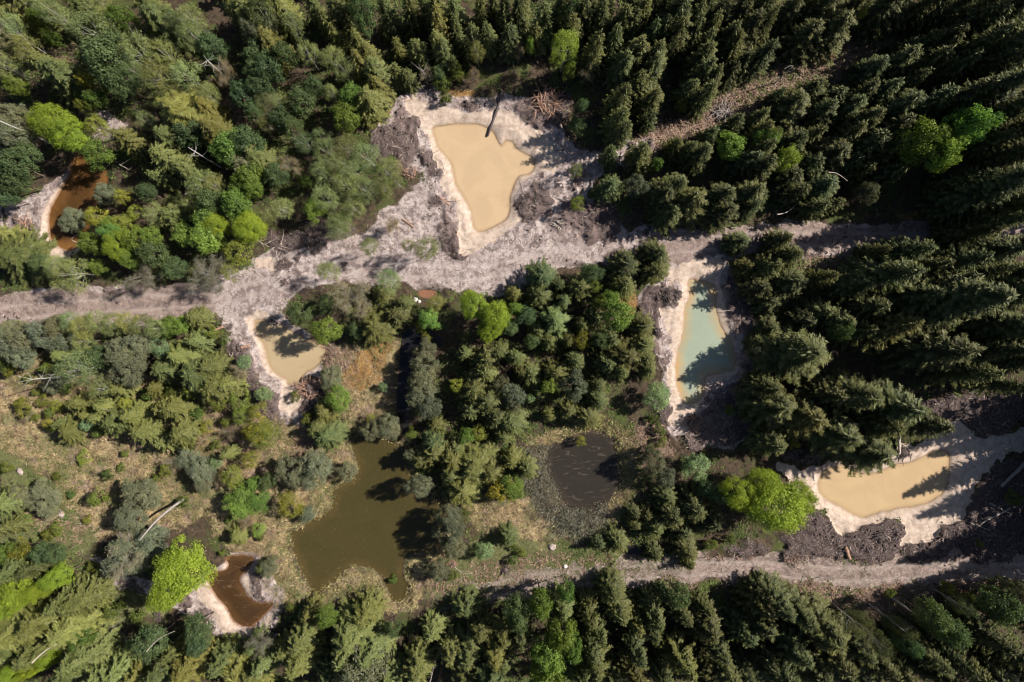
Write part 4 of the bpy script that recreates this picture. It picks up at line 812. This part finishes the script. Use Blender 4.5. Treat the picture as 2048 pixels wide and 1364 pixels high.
o = link('surrounding_forest', make_mesh('surrounding_forest', np.concatenate(V), np.concatenate(F), M_needle, {'tone': T, 'tip': T * .4}))
o.color = (.06, .068, .025, 1); tag(o, 'dense spruce forest continuing beyond the clearing on every side', 'forest', None, 'stuff')

# ------------------------------------------------------------------ loose wood, logs, stumps, stones
def gz(u, v): x, y = P(u, v); return x, y, float(ground_z(x, y))
def log(name, a, b, r0, r1, mat, label, cat='log', za=None, zb=None, branches=0, bend=.0, seed=0, cut=True, group=None):
    """a trunk from photo pixel a to b, lying on the ground unless end heights are given"""
    r = np.random.default_rng(seed); xa, ya, ga = gz(*a); xb, yb, gb = gz(*b)
    if za is not None: xa, ya = P(*a, za); ga = za - r0 * .8
    if zb is not None: xb, yb = P(*b, zb); gb = zb - r1 * .8
    A0 = np.array([xa, ya, ga + r0 * .8]); B0 = np.array([xb, yb, gb + r1 * .8]); n = 7; side = np.array([-(yb - ya), xb - xa, 0]); path = []
    for i in range(n):
        t = i / (n - 1); path.append(A0 + (B0 - A0) * t + side * bend * math.sin(PI * t) + r.normal(0, .02, 3) * (0 < i < n - 1) - A0)
    e = bpy.data.objects.new(name, None); COL.objects.link(e); e.location = tuple(A0); tag(e, label, cat, group)
    if name == 'fallen_branch': r0 *= .7; r1 *= .7
    v, f = tube(path, np.linspace(r0, r1, n), 8); link('stem', make_mesh('stem', v, f, mat, None, False), e)
    if cut:
        d = norm(np.array(path[0]) - np.array(path[1])); v, f = tube([np.array(path[0]) + d * .004, np.array(path[0]) + d * .03], [r0 * .93, r0 * .9], 8)
        link('cut_end', make_mesh('cut_end', v, f, M_cut), e)
    for k in range(branches):
        t = r.uniform(.25, .98); q = np.array(path[int(t * (n - 1))]); d = norm(np.array(path[-1]) - path[0]) + norm(side + 1e-9) * r.choice([-1, 1]) * r.uniform(.5, 1.3) + [0, 0, r.uniform(.05, .6)]
        ln = r.uniform(.6, 1.9); m = q + d * ln * .5 + r.normal(0, .1, 3)
        v, f = tube([q, m, q + d * ln], [r1 * .7 + .02, .03, .01], 4, False); link('branch', make_mesh('branch', v, f, mat), e)
    return e
log('fallen_log', (1004, 183), (975, 272), .24, .15, M_darkwood, 'dark wet trunk with its thin end dipping into the star-shaped ochre pond', zb=-.35, bend=.02)
log('leaning_trunk', (367, 998), (279, 1081), .21, .10, M_dead, 'long grey barkless trunk leaning out of the meadow over the willow', za=1.0, zb=6.2, bend=-.07)
log('cut_log', (1685, 1092), (1697, 1116), .31, .26, M_red, 'short thick cut log beside the lower track below the long pond')
log('fallen_log', (2060, 912), (1993, 970), .30, .22, M_dead, 'thick grey trunk lying in shadow off the right end of the long pond')
log('fallen_log', (2016, 1015), (1955, 1046), .17, .12, M_dead, 'crossed grey log nearest the long pond in the shaded log pile', group=None)
log('fallen_log', (1979, 1006), (2022, 1028), .16, .12, M_dead, 'shorter log crossing over another in the shaded log pile', za=.55, zb=.6)
log('fallen_branch', (1999, 1028), (2003, 1046), .08, .05, M_dead, 'stubby broken piece sticking out below the crossed logs', 'branch')
log('fallen_branch', (1933, 1043), (1976, 1059), .08, .05, M_pale, 'thin pale stick left of the crossed logs', 'branch')
log('fallen_log', (1918, 200), (1962, 174), .26, .20, M_dead, 'grey trunk glimpsed between dark spruces above the big green tree', za=1.5, zb=5)
log('fallen_branch', (1657, 344), (1695, 362), .07, .04, M_pale, 'white curved branch lying over dark spruces near the upper track', 'branch', za=6, zb=5, bend=.1)
log('fallen_branch', (1553, 429), (1592, 409), .13, .05, M_pale, 'pale crooked branch just above the shaded upper track', 'branch', za=2, zb=2, bend=-.12)
log('short_log', (431, 660), (446, 653), .20, .18, M_red, 'reddish short log piece nearest the end of the willow hedge', za=.4, zb=.4)
log('short_log', (484, 695), (499, 692), .22, .2, M_red, 'reddish short log piece just left of the small tan pond', za=.4, zb=.4)
log('white_log', (612, 757), (620, 778), .13, .1, M_pale, 'short white log sticking out of the root heap into the small pond', za=.3, zb=.5)
log('fallen_log', (1798, 872), (1799, 908), .2, .16, M_pale, 'bleached upright trunk beside the spruce above the long pond', za=.8, zb=.4, branches=2, seed=4)
log('fallen_branch', (841, 263), (850, 271), .07, .04, M_darkwood, 'small dark branch on the cream bank left of the star-shaped pond', 'branch', bend=.15)
log('fallen_branch', (864, 307), (877, 300), .06, .03, M_darkwood, 'thin dark stick reaching the left shore of the star-shaped pond', 'branch')
log('driftwood', (880, 395), (899, 411), .16, .08, M_red, 'reddish driftwood piece at the spoil edge left of the star-shaped pond', 'wood', branches=3, seed=6)
log('driftwood', (805, 438), (828, 455), .15, .1, M_red, 'reddish weathered log on the clay left of the star-shaped pond', 'wood', branches=3, seed=7)
log('fallen_branch', (1106, 392), (1132, 403), .08, .05, M_pale, 'thin pale branch on the mud right of the star-shaped pond', 'branch', seed=8)
log('fallen_branch', (513, 480), (539, 494), .09, .05, M_pale, 'white dead branch left of the forked driftwood branches', 'branch', branches=3, seed=9)
log('fallen_branch', (546, 497), (568, 490), .10, .05, M_pale, 'forked white driftwood branches beside the bare sandy patch', 'branch', branches=5, seed=10)
log('fallen_branch', (553, 500), (558, 523), .08, .04, M_pale, 'crooked white branch standing off the driftwood towards the track', 'branch', branches=2, seed=11)
log('fallen_branch', (480, 548), (512, 540), .10, .06, M_pale, 'whitish curved branch at the edge of the clay above the track', 'branch', bend=.12, branches=1, seed=12)
log('fallen_branch', (0, 390), (33, 402), .16, .13, M_dead, 'grey fallen trunk at the left edge above the amber pond rubble', 'branch')
log('fallen_branch', (112, 470), (158, 487), .11, .08, M_pale, 'whitish log across the lower tip of the amber pond', 'branch', branches=2, seed=13)
log('fallen_branch', (33, 478), (72, 490), .09, .06, M_dead, 'thin grey log on the rubble below the amber pond', 'branch')
log('fallen_branch', (238, 328), (258, 340), .08, .05, M_pale, 'white stick beside the upper right shore of the amber pond', 'branch', za=1.0, zb=1.2, branches=2, seed=14)
log('fallen_branch', (64, 1326), (113, 1288), .12, .05, M_pale, 'long white branch among the yellow-green maples at the bottom left', 'branch', za=10, zb=9, bend=.06)
log('fallen_branch', (293, 1303), (350, 1262), .07, .03, M_pale, 'thin white curved branch over the dark trees below the rust brown pond', 'branch', za=10, zb=10, bend=.08)
log('fallen_log', (525, 1296), (555, 1268), .28, .22, M_dead, 'grey fallen trunk right of the bare branches below the rust brown pond')
log('fallen_branch', (905, 1130), (928, 1150), .08, .03, M_pale, 'pale forked branch on the grass near the willow by the big olive pond', 'branch', branches=4, seed=16)
log('fallen_branch', (670, 968), (680, 963), .06, .04, M_pale, 'short white stick on the left shore of the big olive pond', 'branch')
log('fallen_branch', (1003, 1145), (1020, 1140), .18, .1, M_darkwood, 'dark knotty stump piece on the grass beside the lower track', 'wood', branches=3, seed=17)
log('fallen_branch', (1865, 1165), (1930, 1208), .13, .06, M_darkwood, 'long dark branch lying below the lower track at the right', 'branch', branches=3, seed=18)
log('fallen_branch', (335, 928), (353, 921), .05, .03, M_pale, 'thin white twig on a bush in the straw meadow', 'branch', za=1.6, zb=1.8)
log('fallen_branch', (366, 664), (378, 672), .07, .05, M_pale, 'short white stick in the bushes below the willow hedge', 'branch', za=2, zb=2.2)
log('fallen_branch', (205, 820), (224, 820), .05, .03, M_pale, 'horizontal white twig in the spruce bushes of the meadow', 'branch', za=3, zb=3.2)
log('fallen_branch', (1248, 877), (1268, 882), .12, .08, M_darkwood, 'small dark log in the grass right of the reedy pond', 'branch')

def snag(base, h, r0, mat, label, nb=4, lean=(0, 0), seed=0, name='dead_tree'):
    r = np.random.default_rng(seed + 50); x, y, z = gz(*base); e = bpy.data.objects.new(name, None); COL.objects.link(e); e.location = (x, y, z); tag(e, label, 'dead tree')
    p = [np.array([lean[0] * t ** 1.2, lean[1] * t ** 1.2, h * t - .3 * (t == 0)]) + r.normal(0, .03, 3) for t in np.linspace(0, 1, 6)]
    v, f = tube(p, np.linspace(r0, r0 * .35, 6), 7); link('trunk', make_mesh('trunk', v, f, mat), e)
    for k in range(nb):
        q = p[r.integers(2, 6)]; a = r.uniform(0, 6.28); d = np.array([math.cos(a), math.sin(a), r.uniform(.2, .8)]); l = r.uniform(.6, 1.8)
        v, f = tube([q, q + d * l * .5 + r.normal(0, .08, 3), q + d * l], [.03, .02, .008], 4, False); link('branch', make_mesh('branch', v, f, mat), e)
snag((1785, 1197), 6.5, .24, M_pale, 'thick pale broken trunk standing just below the lower track on the right', 2)
snag((1737, 1208), 9.0, .16, M_dead, 'tall thin grey dead trunk standing below the lower track, left of a thick pale one', 12, seed=2)
snag((1667, 1225), 5.0, .10, M_dead, 'small thin dead pole standing left of the two larger dead trunks', 5, seed=3)
snag((557, 1297), 7.0, .16, M_pale, 'pale leafless trunk standing right of the bare branches below the rust brown pond', 6, seed=4)
snag((107, 288), 10.5, .16, M_birch, 'white birch trunk leaning towards the left edge above the amber pond', 8, seed=5)
snag((441, 334), 10.0, .13, M_birch, 'white trunk standing among olive spruces right of the yellow bushes', 8, seed=7)
snag((470, 172), 9.0, .13, M_birch, 'white dead trunk with twigs above the red-brown brush patch', 22, seed=9)
snag((853, 163), 4.0, .06, M_dead, 'small grey dead tree above the star-shaped pond', 22, seed=10)
snag((1240, 1290), 5.0, .2, M_dead, 'grey trunk standing in a dark gap at the bottom centre', 2, seed=11)
snag((870, 1320), 7.0, .2, M_dead, 'grey trunk in the dark gap left of the olive spruce at the bottom edge', 3, seed=12)
snag((884, 1330), 6.0, .2, M_red, 'brownish trunk beside a grey one in the dark gap at the bottom edge', 3, seed=13)
snag((1552, 165), 6.0, .09, M_birch, 'thin white trunk at the left end of the brash strip', 6, seed=14)
snag((150, 752), 9.0, .13, M_birch, 'white birch limbs spreading through a green crown in the left meadow', 16, seed=15)
snag((1490, 1330), 7.0, .1, M_pale, 'pale dead tree at the bottom edge among dark spruces', 10, seed=16)
snag((1925, 1290), 11.0, .14, M_pale, 'pale forked trunks among spruces in the lower right corner', 12, seed=17)

def root_heap(c, R, n, mat, label, hgt=.7, seed=0, name='root_heap'):
    r = np.random.default_rng(seed + 80); x, y, z = gz(*c); e = bpy.data.objects.new(name, None); COL.objects.link(e); e.location = (x, y, z); tag(e, label, 'roots')
    parts = []
    for k in range(n):
        a = r.uniform(0, 6.28); st = np.array([r.normal(0, R * .3), r.normal(0, R * .3), r.uniform(0, hgt * .7)]); d = np.array([math.cos(a), math.sin(a), r.uniform(-.15, .5)]); l = R * r.uniform(.4, 1.0)
        parts.append(tube([st, st + d * l * .5 + r.normal(0, .1 * R, 3) * [1, 1, .3], st + d * l + r.normal(0, .12 * R, 3) * [1, 1, .3]], [r.uniform(.05, .13), r.uniform(.03, .08), .015], 4, False))
    v, f = join(parts); link('roots', make_mesh('roots', v, f, mat), e)
    a = np.linspace(0, 2 * PI, 13)[:-1]; V = [[0, 0, hgt]]; 
    for q, zz in ((.3, .85), (.6, .5), (.9, -.2)): V += [[math.cos(t) * R * q * r.uniform(.6, 1.1), math.sin(t) * R * q * r.uniform(.6, 1.1), hgt * zz * r.uniform(.6, 1.2) if q < .9 else -.25] for t in a]
    F = [[0, 1 + k, 1 + (k + 1) % 12, 1 + (k + 1) % 12] for k in range(12)]
    F3 = [(0, 1 + k, 1 + (k + 1) % 12) for k in range(12)]
    for q in range(2):
        for k in range(12):
            A_, B_ = 1 + q * 12 + k, 1 + q * 12 + (k + 1) % 12; F3 += [(A_, A_ + 12, B_ + 12), (A_, B_ + 12, B_)]
    link('soil_core', make_mesh('soil_core', V, F3, M_clodd, {'tone': r.random(len(V))}), e)
root_heap((622, 775), 2.0, 90, M_red, 'tangled reddish root heap on the lower shore of the small tan pond', .9, 1)
root_heap((1338, 592), 1.6, 50, M_darkwood, 'dark uprooted stump beside the upper left bank of the turquoise pond', .7, 2)
root_heap((1758, 1073), 1.5, 40, M_darkwood, 'dark uprooted stump on the spoil below the long pond', .6, 3)
root_heap((1806, 905), 1.3, 45, M_darkwood, 'dark root plate under the spruce above the long pond', .7, 4)
root_heap((1093, 205), 2.4, 90, M_red, 'reddish brushwood heap above the upper right bank of the star-shaped pond', .6, 5, 'brush_heap')
root_heap((1388, 845), 1.6, 60, M_red, 'heap of broken roots below the turquoise pond', .5, 6)
root_heap((820, 345), 1.2, 35, M_red, 'brown root tangle on the spoil left of the star-shaped pond', .4, 7)
root_heap((1445, 225), 1.9, 70, M_dead, 'grey brushwood heap at the left end of the brash strip', .5, 8, 'brush_heap')
root_heap((50, 450), 1.6, 60, M_red, 'broken branches on the rubble left of the amber pond', .4, 9, 'brush_heap')
root_heap((1120, 450), 1.0, 30, M_pale, 'pale knotty stump beside the track below the star-shaped pond', .5, 10)
root_heap((905, 1128), .9, 25, M_red, 'small root cluster on the grass right of the big olive pond', .4, 11)
root_heap((545, 640), 1.0, 35, M_dead, 'grey stump at the top of the small tan pond', .5, 12)
root_heap((1010, 1140), .8, 20, M_darkwood, 'dark stump on the grass above the lower track', .5, 13)
root_heap((520, 1310), 1.8, 50, M_pale, 'bare white branches at the bottom edge below the rust brown pond', 1.2, 14, 'brush_heap')

ICO = None
def ico(seed, jit=.22):
    r = np.random.default_rng(seed); p = (1 + 5 ** .5) / 2
    V = norm(np.array([[-1, p, 0], [1, p, 0], [-1, -p, 0], [1, -p, 0], [0, -1, p], [0, 1, p], [0, -1, -p], [0, 1, -p], [p, 0, -1], [p, 0, 1], [-p, 0, -1], [-p, 0, 1]], float))
    F = np.array([[0, 11, 5], [0, 5, 1], [0, 1, 7], [0, 7, 10], [0, 10, 11], [1, 5, 9], [5, 11, 4], [11, 10, 2], [10, 7, 6], [7, 1, 8], [3, 9, 4], [3, 4, 2], [3, 2, 6], [3, 6, 8], [3, 8, 9], [4, 9, 5], [2, 4, 11], [6, 2, 10], [8, 6, 7], [9, 8, 1]])
    return V * r.uniform(1 - jit, 1 + jit, (12, 1)), F
def stone(u, v, s, mat, label, cat='boulder', name='boulder', seed=0, flat=.6, group=None):
    x, y, z = gz(u, v); V, F = ico(seed + 7); me = make_mesh(name, V * [s, s * .8, s * flat], F, mat, {'tone': np.random.default_rng(seed).random(12)})
    o = link(name, me, None, (x, y, z + s * flat * .35)); o.rotation_euler = (0, 0, seed * 1.3); tag(o, label, cat, group)
stone(1130, 1133, .42, M_stone, 'pale grey boulder lying alone on the grass above the lower track')
stone(830, 600, .5, M_stone, 'larger pale stone left of the reddish puddle beside the track', seed=1)
stone(838, 603, .35, M_stone, 'smaller pale stone touching the larger one by the reddish puddle', seed=2)
stone(210, 1190, .6, M_stone, 'white stone at the upper left of the yellow-green bushes', seed=3)
stone(38, 943, .7, M_clod, 'low pinkish earth mound on the green meadow strip', 'mound', 'earth_mound', 4, .14)
stone(10, 940, .45, M_clod, 'small round stone left of the earth mound in the green meadow', seed=5)
stone(122, 1030, .7, M_clod, 'second pinkish mound, lower on the green meadow strip', 'mound', 'earth_mound', 6, .14)
stone(1104, 1094, .7, M_clod, 'small grey earth mound below the reedy pond', 'mound', 'earth_mound', 7, .16)
stone(829, 1290, .32, M_stone, 'blue-white scrap of litter in the shaded gap at the bottom', 'litter', 'litter', 8, .4)
stone(1118, 295, .6, M_clod, 'grey lump of clay right of the star-shaped pond', 'clay lump', 'clay_lump', 9)

# ------------------------------------------------------------------ stuff nobody could count
SR = np.random.default_rng(321)
landm = (dwater > .15)
def scatter(weight, per_m2, patch=None):
    Wt = weight * landm
    if patch is not None: Wt = Wt * patch
    flat = Wt.ravel() * STEP * STEP * per_m2; n = SR.poisson(flat); ids = np.repeat(np.arange(len(n)), n); ids = ids[(n[ids] > 0)]
    jx = SR.uniform(-.5, .5, (2, len(ids))) * STEP
    x = X.ravel()[ids] + jx[0]; y = Y.ravel()[ids] + jx[1]
    x = np.clip(x, GX0 + .3, GX1 - .3); y = np.clip(y, GY0 + .3, GY1 - .3)
    return x, y, ground_z(x, y)
def lumps(name, pts, smin, smax, mat, label, cat, sink=.3):
    x, y, z = pts; n = len(x); V0, F0 = ico(3); S = SR.uniform(0, 1, n) ** 2.2 * (smax - smin) + smin
    a = SR.uniform(0, 6.28, n); sc = np.stack([S * SR.uniform(.7, 1.3, n), S * SR.uniform(.6, 1.1, n), S * SR.uniform(.4, .8, n)], -1)
    Vl = V0[None] * sc[:, None]; ca, sa = np.cos(a)[:, None], np.sin(a)[:, None]
    V = np.stack([Vl[..., 0] * ca - Vl[..., 1] * sa + x[:, None], Vl[..., 0] * sa + Vl[..., 1] * ca + y[:, None], Vl[..., 2] + (z + S * sink)[:, None]], -1).reshape(-1, 3)
    F = (F0[None] + (np.arange(n) * 12)[:, None, None]).reshape(-1, 3)
    o = link(name, make_mesh(name, V, F, mat, {'tone': np.repeat(SR.random(n), 12)})); tag(o, label, cat, None, 'stuff')
def blades(name, pts, per, lmin, lmax, w, mat, label, cat, up=.6, tone=None, spread=.15):
    x, y, z = [np.repeat(q, per) for q in pts]; n = len(x); a = SR.uniform(0, 6.28, n); el = SR.normal(up, .3, n); l = SR.uniform(lmin, lmax, n)
    d = np.stack([np.cos(a) * np.cos(el), np.sin(a) * np.cos(el), np.abs(np.sin(el))], -1)
    c = np.stack([x + SR.normal(0, spread, n), y + SR.normal(0, spread, n), z], -1) + d * (l / 2)[:, None]
    tn = np.clip(SR.normal(.5, .22, n) + (0 if tone is None else np.repeat(tone, per)), 0, 1)
    V, F, at = leaves(c, d, np.stack([0 * a, 0 * a, 0 * a + 1], -1) + SR.normal(0, .5, (n, 3)), l, l * 0 + w * 1.0 * SR.uniform(.6, 1.4, n), tn)
    o = link(name, make_mesh(name, V, F, mat, at)); tag(o, label, cat, None, 'stuff')
P1 = N5(X, Y, 2.4); P2 = N4(X, Y, 5.0)
lumps('clay_clods', scatter(np.maximum(Z_clay * (1 - Z_track) * (1 - Z_mud), 0) * (1 - Z_sand), 6, .2 + 1.5 * P1 ** 2), .04, .15, M_clod, 'pinkish grey clods of clay strewn over the diggings', 'clods')
lumps('peat_clods', scatter(Z_mud * (1 - Z_sand), 5.5), .05, .2, M_clodd, 'dark brown lumps of peat on the spoil heaps', 'clods')
lumps('pebbles', scatter(Z_track + Z_sand * .35, 1.2, P1), .03, .12, M_stone, 'small pale stones on the tracks and banks', 'stones')
blades('broken_twigs', scatter(np.maximum(Z_mud, Z_clay * .45) * (1 - Z_sand * .93) * (1 - .85 * Z_track) + Z_brash * .5, 2.4), 1, .35, 1.5, .07, M_twig, 'broken twigs and splinters strewn over the spoil', 'twigs', .05)
ringv = ss(5.2, 2.5, -wsd['reedy'] + N3.fbm(X, Y, 3, 3) * 2) * (Y < (682 - 890) / PPM) * (X < (1215 - 1024) / PPM) * (X > (1030 - 1024) / PPM)
blades('dry_grass', scatter(Z_straw * (1 - .9 * ringv), 9, np.clip((P1 - .22) * 2.6, .08, 1.6)), 7, .12, .34, .06, M_straw, 'dry straw coloured grass of the meadow and pond shores', 'grass', .55)
blades('low_scrub', scatter(Z_straw * (1 - ringv), .9, np.clip(P2 * 2.2 - .5, 0, 2)), 40, .12, .28, .13, M_scrub, 'low brownish green scrub dotted through the meadow', 'scrub', .5, None, .3)
blades('green_grass', scatter(np.maximum(Z_green, Z_straw * .65 * np.clip(P2 * 3 - 1.1, 0, 1.3)) + .25 * Z_tl, 10, .35 + P2), 6, .12, .3, .05, M_gras, 'short green grass on the meadow and track verges', 'grass', .7)
blades('bracken', scatter(Z_brash * (1 - Z_track) * (1 - Z_clay), 7), 5, .25, .7, .11, M_bracken, 'pinkish brown dead bracken in the gaps of the wood', 'bracken', .35)
forest_w = (1 - Z_sand) * (1 - Z_clay) * (1 - Z_track) * (1 - Z_straw * .8) * (1 - Z_mud)
inner = (np.abs(X) < 78) & (np.abs(Y) < 53)
blades('undergrowth', scatter(forest_w * inner, 4.0, np.clip((P2 - .35) * 3, 0, 1) * (.3 + P1)), 7, .18, .4, .2, M_weed, 'low leafy undergrowth between the trees', 'undergrowth', .35, None, .3)
ring_r = ss(-1.0, .4, -wsd['reedy']) * ss(5.2, 2.5, -wsd['reedy'] + N3.fbm(X, Y, 3, 3) * 2) * (Y < (682 - 890) / PPM) * (X < (1215 - 1024) / PPM) * (X > (1030 - 1024) / PPM)
landm = (dwater > -1.3)
blades('dead_reeds', scatter(ring_r, 22, .3 + P1), 5, .4, 1.0, .06, M_reed, 'grey dead reeds ringing the peaty pond', 'reeds', .9)
ring_g = ss(-.5, .1, -wsd['great']) * ss(2.2, .8, -wsd['great'] + N3.fbm(X, Y, 2, 3)) + ss(-.6, .1, -wsd['reedy']) * ss(2.6, .9, -wsd['reedy'] + N3.fbm(X, Y, 2, 3)) * (1 - ringv)
blades('shore_sedge', scatter(np.clip(ring_g, 0, 1), 8, .3 + P1), 5, .25, .6, .07, M_sedge, 'pale yellow sedge along the shores of the dark ponds', 'sedge', .8)
